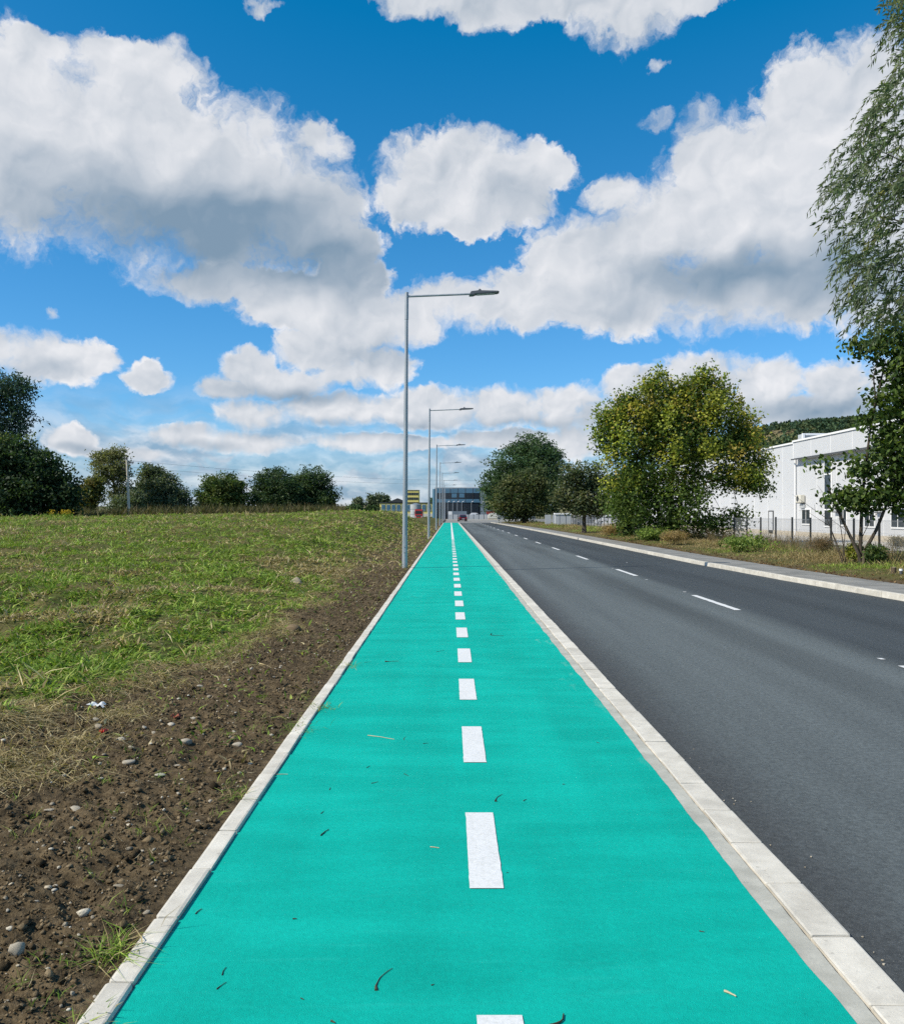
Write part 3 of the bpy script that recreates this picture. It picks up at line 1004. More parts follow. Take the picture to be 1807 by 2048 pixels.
def make_trees():
    # maple-like tree at the verge
    Y = 52.0
    lb = [lobe(*q, Y) for q in ((1350, 900, 105, 115), (1270, 905, 75, 105), (1435, 890, 75, 95), (1300, 815, 55, 50), (1405, 800, 55, 45),
          (1232, 865, 40, 55), (1478, 880, 38, 55), (1462, 955, 60, 30), (1335, 1005, 95, 58), (1255, 995, 52, 55), (1425, 1046, 55, 14),
          (1310, 768, 14, 26), (1412, 752, 11, 24), (1372, 780, 18, 24), (1204, 832, 13, 18), (1243, 808, 16, 18), (1500, 962, 36, 16), (1340, 1045, 70, 25), (1355, 830, 50, 40), (1350, 860, 90, 60), (1290, 778, 8, 30), (1338, 785, 10, 26), (1442, 778, 10, 26), (1394, 768, 8, 26), (1262, 802, 8, 24), (1466, 812, 10, 24), (1220, 845, 10, 22), (1490, 850, 12, 26), (1512, 925, 16, 12), (1470, 1035, 26, 8), (1195, 880, 10, 16))]
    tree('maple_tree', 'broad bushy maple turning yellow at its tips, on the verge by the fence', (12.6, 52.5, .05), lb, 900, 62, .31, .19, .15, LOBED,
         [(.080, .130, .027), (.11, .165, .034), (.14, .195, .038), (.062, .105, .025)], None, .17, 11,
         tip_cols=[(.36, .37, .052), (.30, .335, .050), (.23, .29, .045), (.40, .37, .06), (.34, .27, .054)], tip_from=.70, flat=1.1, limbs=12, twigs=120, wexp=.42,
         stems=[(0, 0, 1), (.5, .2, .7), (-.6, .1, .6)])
    # dark willow mass down the road
    Y = 150.0
    lb = [lobe(*q, Y) for q in ((1048, 930, 75, 58), (1000, 962, 40, 40), (1095, 935, 38, 52), (1060, 893, 40, 28), (985, 988, 26, 34), (1050, 1000, 82, 36), (1090, 985, 40, 40))]
    tree('willow_tree', 'large rounded dark green willow at the far bend of the road', (12.4, 152, .0), lb, 800, 50, .55, .42, .22, DIAMOND,
         [(.055, .105, .044), (.070, .125, .050), (.044, .086, .038), (.090, .14, .058)], None, .4, 12, limbs=7, twigs=30)
    Y = 138.0
    lb = [lobe(*q, Y) for q in ((1028, 985, 44, 42), (1066, 965, 32, 42), (1030, 1012, 48, 26), (1050, 1000, 44, 34))]
    tree('roadside_tree', 'brownish leafy tree standing in front of the large rounded willow', (11.4, 139, .0), lb, 330, 46, .5, .42, .26, DIAMOND, G_BROWN, None, .28, 13, limbs=5, twigs=30)
    # sparse half-bare fruit tree
    Y = 72.0
    lb = [lobe(*q, Y) for q in ((1160, 985, 46, 42), (1148, 950, 36, 28), (1190, 965, 32, 38), (1120, 992, 18, 20), (1170, 1010, 45, 22), (1200, 1000, 22, 30))]
    tree('fruit_tree', 'small sparse greyish tree with bare top twigs between the maple and the willow', (10.65, 72, .05), lb, 330, 26, .34, .24, .14, OVATE,
         [(.085, .112, .052), (.11, .135, .060), (.066, .094, .044), (.13, .135, .058)], None, .16, 14, limbs=6, twigs=150, shell=.6)
    Y = 60.0
    lb = [lobe(*q, Y) for q in ((1242, 1005, 18, 45), (1252, 960, 20, 40), (1255, 1045, 20, 25), (1228, 970, 14, 30))]
    tree('slim_tree', 'slim pale-barked young tree close to the left side of the maple', (11.6, 60.5, .05), lb, 120, 30, .3, .24, .16, OVATE, G_MID, None, .12, 15, limbs=4, twigs=40)
    # left horizon trees
    Y = 96.0
    lb = [lobe(*q, Y) for q in ((18, 778, 50, 42), (42, 822, 34, 30), (5, 855, 48, 26), (-50, 800, 75, 90), (-60, 920, 90, 90))]
    tree('willow_tree', 'tall dark willow rising above the others at the left edge', (-49, 97, .6), lb, 560, 40, .50, .44, .14, LANCE,
         [(.045, .085, .058), (.058, .10, .068), (.036, .070, .050)], None, .45, 16, limbs=5, twigs=40, droop=.5)
    Y = 88.0
    lb = [lobe(*q, Y) for q in ((45, 945, 75, 68), (100, 968, 48, 58), (-50, 940, 90, 90), (136, 995, 22, 32), (60, 1000, 90, 40), (20, 905, 45, 40))]
    tree('field_tree', 'dense dark spreading tree below the tall willow at the left edge', (-41, 88.5, .7), lb, 760, 52, .44, .34, .22, DIAMOND,
         [(.040, .074, .032), (.054, .092, .036), (.032, .058, .028), (.095, .125, .040)], [.36, .32, .24, .08], .4, 17, limbs=6, twigs=40)
    Y = 112.0
    lb = [lobe(*q, Y) for q in ((178, 990, 22, 32), (190, 970, 14, 18), (165, 1005, 20, 22))]
    tree('young_tree', 'small olive-green tree just right of the dark trees at left', (-44.6, 112, .6), lb, 190, 40, .42, .36, .2, OVATE, G_OLIVE, None, .18, 18, limbs=3, twigs=20)
    Y = 135.0
    lb = [lobe(*q, Y) for q in ((206, 914, 28, 18), (234, 908, 24, 16), (222, 932, 42, 22), (245, 952, 24, 24), (205, 955, 22, 14), (258, 985, 26, 24), (232, 985, 20, 18))]
    tree('pale_willow', 'open pale olive willow with bare leaning trunk beside the utility pole', (-48.6, 136, .3), lb, 290, 36, .44, .42, .16, LANCE,
         [(.17, .18, .075), (.21, .215, .092), (.135, .15, .060), (.25, .245, .115)], None, .30, 19, limbs=7, twigs=60, shell=.6, lean=(-2.2, 0, 6.5))
    Y = 128.0
    lb = [lobe(*q, Y) for q in ((248, 1010, 30, 16), (225, 1015, 16, 10), (268, 1000, 18, 22))]
    tree('thicket', 'low green thicket at the foot of the utility pole', (-46, 128, .5), lb, 130, 34, .4, .34, .2, OVATE, G_GREY, None, .1, 35, limbs=3, twigs=20, cat='shrub')
    specs = [
        ('field_tree', 'rounded grey-green tree with pale top, first right of the utility pole', 141, [(302, 946, 28, 22), (318, 982, 50, 36), (358, 998, 26, 26), (290, 990, 20, 36), (330, 960, 22, 18), (325, 1008, 58, 18)], G_GREY, 20),
        ('field_tree', 'low spreading dark tree in the middle of the left treeline', 146, [(440, 968, 44, 22), (422, 992, 34, 30), (475, 992, 20, 28), (445, 1000, 48, 22)], G_MID, 21),
        ('field_tree', 'tall rounded dark green tree second from the right end of the treeline', 150, [(548, 962, 44, 30), (526, 990, 30, 32), (570, 992, 34, 34), (545, 1003, 50, 22)], G_DARK, 22),
        ('field_tree', 'dark green tree at the right end of the left treeline', 154, [(622, 958, 34, 28), (642, 990, 30, 30), (600, 992, 30, 28), (625, 1005, 48, 20), (604, 965, 18, 20)], G_DARK, 23)]
    for nm, lab, Y, ls, cols, sd_ in specs:
        lb = [lobe(*q, Y) for q in ls]
        cx = sum(q[0] for q in lb)/len(lb)
        tree(nm, lab, (cx, Y, .4), lb, 420, 48, .48, .38, .22, DIAMOND, cols, None, .3, sd_, limbs=5, twigs=24)
    # far trees by the factory
    for i, (u, v, ru, rv, lab) in enumerate(((742, 997, 9, 10, 'leftmost of three small far poplars left of the yellow factory'), (755, 995, 9, 11, 'middle one of three small far poplars left of the yellow factory'),
                                        (767, 996, 7, 11, 'rightmost of three small far poplars left of the yellow factory'), (714, 1000, 8, 8, 'thin far tree standing left of the small poplars'),
                                        (862, 1002, 2.5, 6, 'small dark far conifer left of the glass building'))):
        Y = 430.0
        q = at(u, 1026, Y)
        tree('far_tree', lab, (q.x, Y, 0), [lobe(u, v, ru, rv, Y), lobe(u, v + 8, ru*1.2, rv, Y)], 60, 26, .8, 1.0, .6, DIAMOND, G_GREY if i < 4 else G_DARK, None, .25, 60 + i, limbs=2, twigs=4, mat='leaf_far')
    for i, (u, v, ru, rv, lab) in enumerate(((708, 1016, 16, 8, 'low dark bush on the skyline left of the yellow factory'), (742, 1018, 10, 6, 'small low bush on the skyline near the far poplars'))):
        Y = 240.0
        q = at(u, 1026, Y)
        tree('far_bush', lab, (q.x, Y, 0), [lobe(u, v, ru, rv, Y), lobe(u - 10, v + 4, ru*.7, rv*.8, Y)], 80, 24, .5, .6, .4, DIAMOND, G_DARK, None, .1, 80 + i, limbs=2, twigs=4, mat='leaf_far', cat='shrub')

    # mulberry at the right, several stems
    Y = 27.0
    lb = [lobe(*q, Y) for q in ((1790, 940, 48, 90), (1815, 830, 60, 110), (1765, 880, 28, 40), (1800, 720, 55, 60), (1790, 665, 40, 30), (1755, 800, 22, 20), (1745, 690, 26, 16),
          (1708, 690, 12, 10), (1738, 838, 18, 14), (1715, 935, 30, 22), (1690, 990, 26, 22), (1720, 1010, 30, 26), (1760, 990, 40, 26), (1635, 930, 14, 10), (1655, 1000, 10, 10), (1850, 950, 60, 90), (1870, 760, 60, 110))]
    tree('mulberry_tree', 'leafy multi-stemmed tree leaning over the verge at the right edge', (12.25, 27.0, .05), lb, 640, 19, .21, .155, .105, OVATE,
         [(.055, .098, .022), (.075, .125, .028), (.098, .155, .034), (.046, .080, .022), (.13, .18, .042)], None, .062, 30, limbs=12, twigs=170, shell=.5,
         up=.35,
         paths=[[(0, 0, -.2), (-.03, 0, .35), (-.35, 0, 1.0), (-.75, .05, 1.9), (-.95, .1, 2.45)], [(.02, 0, -.2), (.02, .05, .6), (.08, .1, 1.6), (.15, .1, 2.6), (.35, .1, 4.2), (.8, .2, 6.0)], [(.03, -.05, -.2), (.12, 0, .45), (.45, -.05, 1.1), (.75, -.1, 1.9), (.95, -.1, 2.8), (1.3, 0, 4.2)]])
    # silver willow overhanging from beyond the right edge
    silver_willow()


def silver_willow():
    rng = np.random.default_rng(31)
    rnd = random.Random(31)
    base = Vector((13.6, 20.5, .0))
    t = thing('silver_willow', 'tall silvery willow with drooping branches at the upper right edge', 'tree', base)
    # left outline in the sky (u at v), measured at 20 m
    ev = [-220, -120, 0, 60, 120, 180, 240, 300, 350, 400, 430, 480, 520, 560, 600, 650, 720]
    eu = [1830, 1810, 1790, 1805, 1798, 1765, 1730, 1692, 1664, 1682, 1672, 1700, 1690, 1688, 1722, 1745, 1775]
    n = 2000
    v = rng.uniform(-240, 640, n)
    e = np.interp(v, ev, eu)
    f = rng.uniform(0, 1, n)**.9
    u = e + f*(2080 - e)
    Yd = 20.5 + rng.normal(0, 1.3, n) + (f - .4)*1.2
    P0 = np.stack([(u - VU)/F*Yd, Yd, EYE - (v - VV)/F*Yd], -1)
    # each strand is a twig curving outward and down, alternate narrow leaves
    m = 26
    out = unit(np.stack([-1.0 + 1.0*f + rng.normal(0, .45, n), rng.normal(0, .55, n), rng.uniform(-.35, .55, n)], -1))
    Ls = rng.uniform(.45, 1.15, n)
    tt = np.linspace(0, 1, m)[None, :, None]
    g = np.array([0, 0, -1.0])
    S_ = P0[:, None] + out[:, None]*tt*Ls[:, None, None]*.75 + g*(tt**1.7)*Ls[:, None, None]*rng.uniform(.35, .95, (n, 1, 1))
    tan = unit(np.gradient(S_, axis=1))
    c = S_.reshape(-1, 3); tn = tan.reshape(-1, 3)
    side = unit(np.cross(tn, rng.normal(size=tn.shape)))
    a = unit(tn*.85 + side*.75 + np.array([0, 0, -.25]))
    L = rng.uniform(.11, .19, len(c))
    b = unit(np.cross(a, rng.normal(size=a.shape) + np.array([0, 0, .2])))
    keep = rng.uniform(0, 1, len(c)) > .08
    c, a, b, L = c[keep], a[keep], b[keep], L[keep]
    c = c + a*L[:, None]*.5
    V, Fc = leafset(c, a, b, L, L*.24, LANCE, .25)
    tint = palette(n, rng, [(.105, .150, .070), (.14, .182, .098), (.080, .122, .050), (.19, .22, .135), (.18, .19, .055)], [.32, .28, .22, .12, .06], .14)
    cl = np.repeat(np.repeat(tint, m, 0)[keep]*(1 + rng.normal(0, .2, (len(c), 1))), 4, 0)
    red = rng.uniform(0, 1, n) < .006
    V = V - np.array(base)
    link('crown', mesh_np('crown', V, Fc, np.clip(cl, .01, 1)), 'leaf', t)
    # strand twigs
    sv = []; sf = []
    for i in range(n):
        p = S_[i, ::5] - np.array(base)
        k0 = len(sv)
        for q in p:
            sv += [(q[0] - .004, q[1], q[2]), (q[0] + .004, q[1], q[2]), (q[0], q[1] + .006, q[2])]
        for j in range(len(p) - 1):
            for s in range(3):
                sf.append((k0 + j*3 + s, k0 + j*3 + (s+1) % 3, k0 + j*3 + 3 + (s+1) % 3, k0 + j*3 + 3 + s))
    link('twigs', mesh_np('twigs', np.array(sv), np.array(sf)), 'bark', t)['kind'] = 'stuff'
    # trunk and limbs
    mb = MB()
    mb.tube([(0, 0, -.3), (.1, .1, 2.5), (-.2, .1, 5.5), (.0, .0, 9), (.3, .2, 13), (.2, 0, 16)], [.42, .32, .27, .2, .12, .04], 10)
    link('trunk', mb.mesh('trunk', smooth=True), 'bark', t)
    ml = MB()
    for i in rng.choice(n, 90, replace=False):
        q = Vector(P0[i]) - base
        h = Vector((rnd.uniform(-.2, .2), rnd.uniform(-.2, .2), max(2.0, q.z - rnd.uniform(1.2, 3.5))))
        mid = h.lerp(q, .55) + Vector((rnd.uniform(-.3, .3), rnd.uniform(-.3, .3), rnd.uniform(.1, .5)))
        ml.tube([h, h.lerp(mid, .5) + Vector((0, 0, .15)), mid, q], [.06, .045, .026, .008], 5, caps=False)
    link('limbs', ml.mesh('limbs', smooth=True), 'bark', t)


make_trees()

# ------------------------------------------------------------------ street lamps
def make_lamp():
    t = thing('street_lamp', '', 'street lamp')
    H = 8.2
    mb = MB().tube([(0, 0, -.3), (0, 0, .0), (0, 0, 4.0), (0, 0, H - .75)], [.082, .082, .066, .051], 14)
    mb.build('pole', 'galvanised', t, smooth=True)
    MB().tube([(0, 0, H - .78), (0, 0, H + .03)], [.058, .056], 14).build('pole_head', 'galvanised', t, smooth=True)
    MB().box(-.035, .035, -.089, -.074, .45, .95).build('service_door', 'galvanised', t, bevel=.006)
    MB().tube([(0, -.085, .62), (0, -.105, .62)], .012, 8).build('lock', 'grey_metal', t)
    MB().tube([(.03, 0, H - .09), (1.0, 0, H - .045), (1.95, 0, H)], [.032, .031, .030], 10).build('arm', 'galvanised', t, smooth=True)
    # flat tapering head
    prof = [(1.86, H - .055), (1.92, H + .055), (2.15, H + .085), (2.72, H + .075), (2.76, H + .05), (2.70, H + .025), (2.05, H - .02), (1.98, H - .05)]
    m2 = MB().prism(prof, -.14, .14, 'y')
    lum = m2.build('lamp_head', 'lamp_grey', t, bevel=.012, segs=2)
    mlens = MB().prism([(2.10, H - .022), (2.62, H + .011), (2.62, H + .007), (2.10, H - .028)], -.11, .11, 'y')
    mlens.build('lens', 'lens', lum)
    MB().tube([(2.18, 0, H + .08), (2.18, 0, H + .12), (2.18, 0, H + .15)], [.035, .045, .03], 10).build('sensor', 'lamp_grey', lum)
    return t


ORD = ['nearest the camera', 'second from the camera', 'third from the camera', 'fourth from the camera', 'fifth from the camera',
       'sixth from the camera', 'seventh from the camera', 'farthest one']
lamp0 = make_lamp()
for k in range(8):
    o = lamp0 if k == 0 else copy_tree(lamp0)
    y = 27.0 + 30.0*k
    o.location = (-1.36, y, .02 if k < 5 else -.1)
    o.rotation_euler = (0, R(.42), R(random.uniform(-1.5, 1.5)) if k else 0)
    tag(o, 'tall grey steel street lamp with side arm beside the lane, ' + ORD[k], 'street lamp', 'street lamps along the cycle lane')

# ------------------------------------------------------------------ utility pole and wires
def utility_pole():
    p0 = at(258, 1036, 100.0)
    t = thing('utility_pole', 'pale concrete utility pole with small crossarms in the left field', 'utility pole', (p0.x, 100.0, p0.z))
    top = at(253, 918, 100.0) - Vector(t.location)
    MB().tube([(0, 0, -.6), tuple(top*.8), tuple(top)], [.17, .125, .11], 10).build('pole', 'pole_concrete', t, smooth=True)
    z = top.z
    MB().tube([tuple(top + Vector((0, 0, -.02))), tuple(top + Vector((0, 0, .35)))], [.09, .05], 8).build('pole_cap', 'insulator', t)
    for dz, wd in ((-.3, .75), (-1.0, .45)):
        a = MB().box(top.x - wd, top.x + wd, top.y - .05, top.y + .05, z + dz - .05, z + dz + .05).build('crossarm', 'insulator', t)
        for s in (-1, 1):
            MB().tube([(top.x + s*wd*.92, top.y, z + dz + .05), (top.x + s*wd*.92, top.y, z + dz + .22)], [.05, .035], 7).build('insulator', 'insulator', a)
    # cables sag away to the right, to the next pole hidden by the trees and on past the factory
    q0 = Vector(t.location) + top
    for i, (dz, end) in enumerate(((-.1, (40, 250, 13.0)), (-.8, (40, 250, 12.2)))):
        e = Vector(end); pts = []
        for j in range(25):
            f = j/24
            q = (q0 + Vector((.7, 0, dz))).lerp(e, f); q.z -= 2.2*4*f*(1 - f)
            pts.append(q)
        c = MB().tube(pts, .011, 4, caps=False).build('overhead_wire', 'insulator')
        tag(c, 'upper thin dark overhead wire running right from the utility pole' if i == 0 else 'lower thin dark overhead wire running right from the utility pole', 'wire', 'overhead wires')


utility_pole()

# ------------------------------------------------------------------ white warehouse
WX = 26.0


def warehouse():
    t = thing('warehouse', 'long white panel-clad warehouse behind the fence on the right', 'warehouse', (WX, 90, 0))
    y0, y1 = 44.0, 150.0
    def B(name, mat, x0, x1, a, b, z0, z1, par=t, bev=0.0):
        return MB().box(x0 - WX, x1 - WX, a - 90, b - 90, z0, z1).build(name, mat, par, bevel=bev)
    B('core', 'white_sheet', WX + .06, WX + 32, y0 + .05, y1 - .05, -.1, 6.9)
    B('plinth', 'plinth', WX - .05, WX + .05, y0, y1, -.1, .28)
    # cladding panels, each its own piece
    P = 3.3
    edges = []
    y = 67.4
    while y < y1: edges.append(y); y += P
    yy = 67.4; low = []
    while yy > y0: low.append(yy); yy -= P
    low = low[::-1]
    pans = {}
    for a in edges:
        o = B('wall_panel', 'white_sheet', WX, WX + .055, a + .03, min(a + P, y1) - .03, .283, 6.9)
        B('joint_trim', 'white_trim', WX - .012, WX + .05, a - .027, a + .027, .283, 6.9)
    for a in low[:-1] if low[-1] >= 67.39 else low:
        B('wall_panel', 'white_sheet', WX, WX + .055, a + .03, a + P - .03, .283, 5.70)
        B('joint_trim', 'white_trim', WX - .012, WX + .05, a - .027, a + .027, .283, 5.70)
        B('fascia_panel', 'white_sheet', WX - .42, WX - .10, a + .03, a + P - .03, 5.72, 6.93)
        B('joint_trim', 'white_trim', WX - .435, WX - .15, a - .027, a + .027, 5.715, 6.93)
    B('soffit', 'grey_light', WX - .40, WX + .05, y0, 67.35, 5.64, 5.70)
    B('canopy_edge', 'grey_metal', WX - .47, WX - .40, y0, 67.8, 5.62, 5.70)
    B('end_trim', 'white_trim', WX - .44, WX - .02, 67.36, 67.46, 5.65, 6.93)
    B('eave_trim', 'white_trim', WX - .50, WX + .10, y0 - .1, 67.46, 6.935, 7.06)
    B('eave_trim', 'white_trim', WX - .10, WX + .10, 67.47, y1, 6.905, 7.03)
    MB().prism([(.12, 6.90), (16.2, 7.0), (32, 6.90)], y0 - 90, y1 - 90, 'y').build('roof', 'grey_light', t)
    MB().tube([(-.10, 67.9 - 90, 0), (-.10, 67.9 - 90, 6.9)], .06, 8).build('downpipe', 'white_trim', t)
    # rooftop frame
    r = MB().box(6, 18, 82 - 90, 83.2 - 90, 6.95, 8.85).build('roof_housing', 'grey_light', t)
    MB().box(5.9, 6.1, 81.85 - 90, 82.05 - 90, 7.2, 8.9).build('frame_post', 'white_trim', r)
    MB().box(6.11, 18, 81.88 - 90, 81.99 - 90, 8.72, 8.90).build('frame_rail', 'white_trim', r)
    MB().tube([(6.3, 81.93 - 90, 7.5), (8.2, 81.93 - 90, 8.3)], .05, 6).build('brace', 'grey_metal', r)

    def window(a, b, z0, z1, split=1, name='window', rows=()):
        f = B(name, 'white_trim', WX - .06, WX - .004, a - .07, b + .07, z0 - .07, z1 + .07, bev=.01)
        w = (b - a)/split
        zs = [z0] + list(rows) + [z1]
        for k in range(split):
            for j in range(len(zs) - 1):
                MB().box(-.075, -.063, a + w*k + .05 - 90, a + w*(k+1) - .05 - 90, zs[j] + .05, zs[j+1] - .05).build('pane', 'glass_dark', f)
        return f
    window(65.2, 66.7, .85, 1.95, 2)
    window(61.6, 62.7, .75, 5.25, 1, 'stair_window', rows=(1.9, 2.95, 4.35))
    window(59.2, 60.2, .85, 1.95, 2)
    window(55.3, 56.6, .80, 1.95, 2)
    window(51.6, 53.2, .80, 1.95, 2)
    window(48.4, 49.9, .80, 1.95, 2)
    B('shutter_box', 'grey_light', WX - .16, WX - .012, 66.1, 66.9, 2.03, 2.28)
    d = B('door', 'white_sheet', WX - .05, WX - .002, 72.75, 73.65, .0, 1.78)
    B('door_frame', 'grey_metal', WX - .075, WX - .003, 72.66, 72.74, .0, 1.86, t)
    B('door_frame', 'grey_metal', WX - .075, WX - .003, 73.66, 73.74, .0, 1.86, t)
    B('door_frame', 'grey_metal', WX - .075, WX - .003, 72.74, 73.66, 1.79, 1.86, t)
    MB().box(-.10, -.06, 72.85 - 90, 72.97 - 90, .85, .89).build('door_handle', 'grey_metal', d)
    return t


warehouse()


def air_unit(y, z, label, mat='cream', s=1.0):
    t = thing('air_conditioner', label, 'air conditioner', (WX - .02, y, z), 0, 'wall air conditioners')
    MB().box(-.36*s, -.04, -.45*s, .45*s, 0, .58*s).build('casing', mat, t, bevel=.02)
    ring = MB().tube([(-.362*s, .1, .29*s), (-.385*s, .1, .29*s)], [.22*s, .20*s], 14).build('fan_grille', 'grey_metal', t)
    for k in (-1, 1):
        MB().box(-.34*s, 0.0, .34*s*k - .02, .34*s*k + .02, -.05, -.005).build('bracket', 'grey_metal', t)


air_unit(66.6, 2.42, 'cream air conditioner above the first window of the warehouse')
air_unit(60.6, 1.75, 'grey air conditioner on the warehouse wall behind the leaning stems', 'grey_light', .75)
air_unit(54.6, 1.70, 'grey air conditioner on the warehouse wall between two low windows at right', 'grey_light', .75)

# ------------------------------------------------------------------ mesh fence along the yard
def yard_fence():
    FX = 16.0
    t = thing('yard_fence', 'dark posted wire mesh fence along the yard on the right', 'fence', (FX, 34, 0))
    pitch = 2.15
    post = MB().box(-.035, .035, -.035, .035, -.4, 1.52).mesh('fence_post', .006); post.materials.append(MATS['post_dark'])
    cap = None
    mb = MB()
    n = int(pitch/.05)
    def bar(x0, x1, y0, y1, z0, z1): mb.box(x0, x1, y0, y1, z0, z1)
    for k in range(1, n):
        bar(-.002, .002, k*.05 - .002, k*.05 + .002, .03, 1.46)
    for z in (.08, .5, .95, 1.42):
        bar(.004, .011, .036, pitch - .036, z - .004, z + .004)
    panel = mb.mesh('mesh_panel'); panel.materials.append(MATS['wire'])
    for k in range(-3, 42):
        y = 33.7 + pitch*k
        link('post', post, None, t, (random.uniform(-.01, .01), y - 34, -.06 + random.uniform(-.02, .02)))
        if k < 41: link('mesh_panel', panel, None, t, (0, y - 34, -.06))


yard_fence()

# shed and sheet panels further along
q = at(1122, 1051, 112.0)
t = thing('metal_shed', 'small pale metal kiosk with white top beside the sparse tree', 'shed', (q.x, 112, -.02))
MB().box(-.95, .95, -.7, .7, 0, 1.5).build('body', 'grey_light', t)
MB().box(-1.03, 1.03, -.78, .78, 1.503, 1.68).build('roof', 'white_trim', t)
for x in (-.45, .32): MB().box(x - .02, x + .02, -.715, -.70, 0.0, 1.49).build('panel_joint', 'grey_metal', t)
for i, (u, w) in enumerate(((1093, .40), (1105, .22))):
    q = at(u, 1047, 118.0)
    o = MB().box(-w, w, -.03, .03, 0, 1.45).build('sheet_panel', 'grey_light', None, (q.x, 118, -.02), bevel=.01)
    tag(o, ('wider' if i == 0 else 'narrower') + ' of two upright grey sheet panels left of the metal kiosk', 'panel')


# ------------------------------------------------------------------ cars
def car(name, label, loc, rz, paint, group=None):
    t = thing(name, label, 'car', loc, rz, group)
    # length along x (front at +x), 4.2 m
    body = [(-2.08, .30), (-2.12, .62), (-2.04, .88), (-1.2, .95), (.75, .93), (1.55, .84), (2.02, .68), (2.1, .45), (2.04, .27), (1.7, .22), (-1.8, .22)]
    MB().prism(body, -.86, .86, 'y').build('body', paint, t, bevel=.05, segs=2)
    cab = [(-1.95, .90), (-1.62, 1.34), (-1.2, 1.46), (.05, 1.47), (.35, 1.40), (1.15, .90)]
    m = MB()
    n = len(cab)
    vs = [(x, -.80 + max(0, z - .9)*.24, z) for x, z in cab] + [(x, .80 - max(0, z - .9)*.24, z) for x, z in cab]
    m.add(vs, [tuple(range(n - 1, -1, -1)), tuple(range(n, 2*n))] + [(i, (i+1) % n, n + (i+1) % n, n + i) for i in range(n)])
    m.build('cabin', paint, t, bevel=.03, segs=2)
    for s in (-1, 1):
        for quad in (((-1.55, .98), (-1.35, 1.34), (-.42, 1.37), (-.42, .98)), ((-.34, .98), (-.34, 1.37), (.22, 1.35), (.82, .98))):
            pts = [(x, s*(.815 - (z - .9)*.24), z) for x, z in quad]
            pin = [(x, s*(.790 - (z - .9)*.24), z) for x, z in quad]
            MB().add(pts + pin, [(0, 1, 2, 3), (7, 6, 5, 4), (0, 4, 5, 1), (1, 5, 6, 2), (2, 6, 7, 3), (3, 7, 4, 0)]).build('side_window', 'glass_dark', t)
        MB().box(.62, .78, s*.98 - .08, s*.98 + .08, .95, 1.07).build('mirror', paint, t, bevel=.02)
        for x in (-1.32, 1.30):
            w = MB().tube([(x, s*.70, .31), (x, s*.885, .31)], .31, 18).build('wheel', 'tyre', t)
            MB().tube([(x, s*.886, .31), (x, s*.900, .31)], [.20, .17], 12).build('rim', 'rim', w)
        MB().box(-2.135, -2.0, s*.68 - .14, s*.68 + .14, .68, .86).build('tail_light', 'lamp_red', t, bevel=.02)
        MB().box(1.93, 2.055, s*.62 - .18, s*.62 + .18, .60, .73).build('headlight', 'lamp_clear', t, bevel=.02)
    MB().add([(-1.97, -.68, .95), (-1.97, .68, .95), (-1.68, .60, 1.33), (-1.68, -.60, 1.33)], [(0, 1, 2, 3)]).build('rear_window', 'glass_dark', t)
    MB().add([(1.13, -.70, .95), (1.13, .70, .95), (.42, .62, 1.40), (.42, -.62, 1.40)], [(0, 3, 2, 1)]).build('windscreen', 'glass_dark', t)
    MB().box(-2.15, -2.121, -.26, .26, .48, .59).build('number_plate', 'lamp_clear', t)
    return t


q = at(922, 1040, 196.0)
car('car', 'dark red hatchback driving away at the far end of the road', (q.x, 196, ZR - .008), R(95), 'car_red')
car('car', 'white hatchback parked in front of the warehouse behind the sparse tree', (22.9, 131, -.055), R(176), 'car_white', 'parked cars in the yard')
car('car', 'dark blue car parked left of the white hatchback', (20.6, 136, -.055), R(172), 'car_dark', 'parked cars in the yard')

# ------------------------------------------------------------------ far end: factory buildings
def glass_building():
    Y = 262.0
    x0, x1 = at(868, 1024, Y).x, at(958, 1024, Y).x
    t = thing('glass_building', 'flat-roofed dark glass office block at the end of the road', 'building', ((x0 + x1)/2, Y, 0))
    hw = (x1 - x0)/2
    B = lambda nm, mat, a, b, c, d, e, f, par=t: MB().box(a, b, c, d, e, f).build(nm, mat, par)
    B('core', 'glass_dark', -hw, hw, .4, 18, -.2, 8.9)
    B('roof_edge', 'grey_light', -hw - .1, hw, .2, 18.1, 8.91, 9.15)
    n = 6
    w = 2*hw/n
    for k in range(n):
        a = -hw + k*w
        B('parapet_pane', 'glass_blue', a + .05, a + w - .05, .1, .39, 7.5, 8.88)
        B('spandrel_pane', 'glass_blue', a + .05, a + w - .05, .1, .39, 4.75, 5.75)
        wn = B('window', 'glass_dark', a + .06, a + w - .06, .16, .39, 5.85, 7.42)
        if k in (2, 3): B('blind', 'glass_blue', a + .4, a + w - .3, .12, .155, 6.2, 7.35, wn)
        B('mullion', 'grey_metal', a - .04, a + .04, .04, .39, 4.7, 8.9)
    for k in range(5): B('entrance_bay', 'glass_dark', -hw + 1 + k*2.4, -hw + 3 + k*2.4, .2, .39, 0, 4.4)
    m = MB(); m.tube([(-hw - .1, 1.4, -.2), (-hw - .1, 1.4, 8.7)], .75, 16); m.build('rounded_corner', 'glass_blue', t, smooth=True)
    B('side_block', 'grey_clad', hw + .01, hw + 16, -.2, 18, -.2, 10.6)
    return t


glass_building()


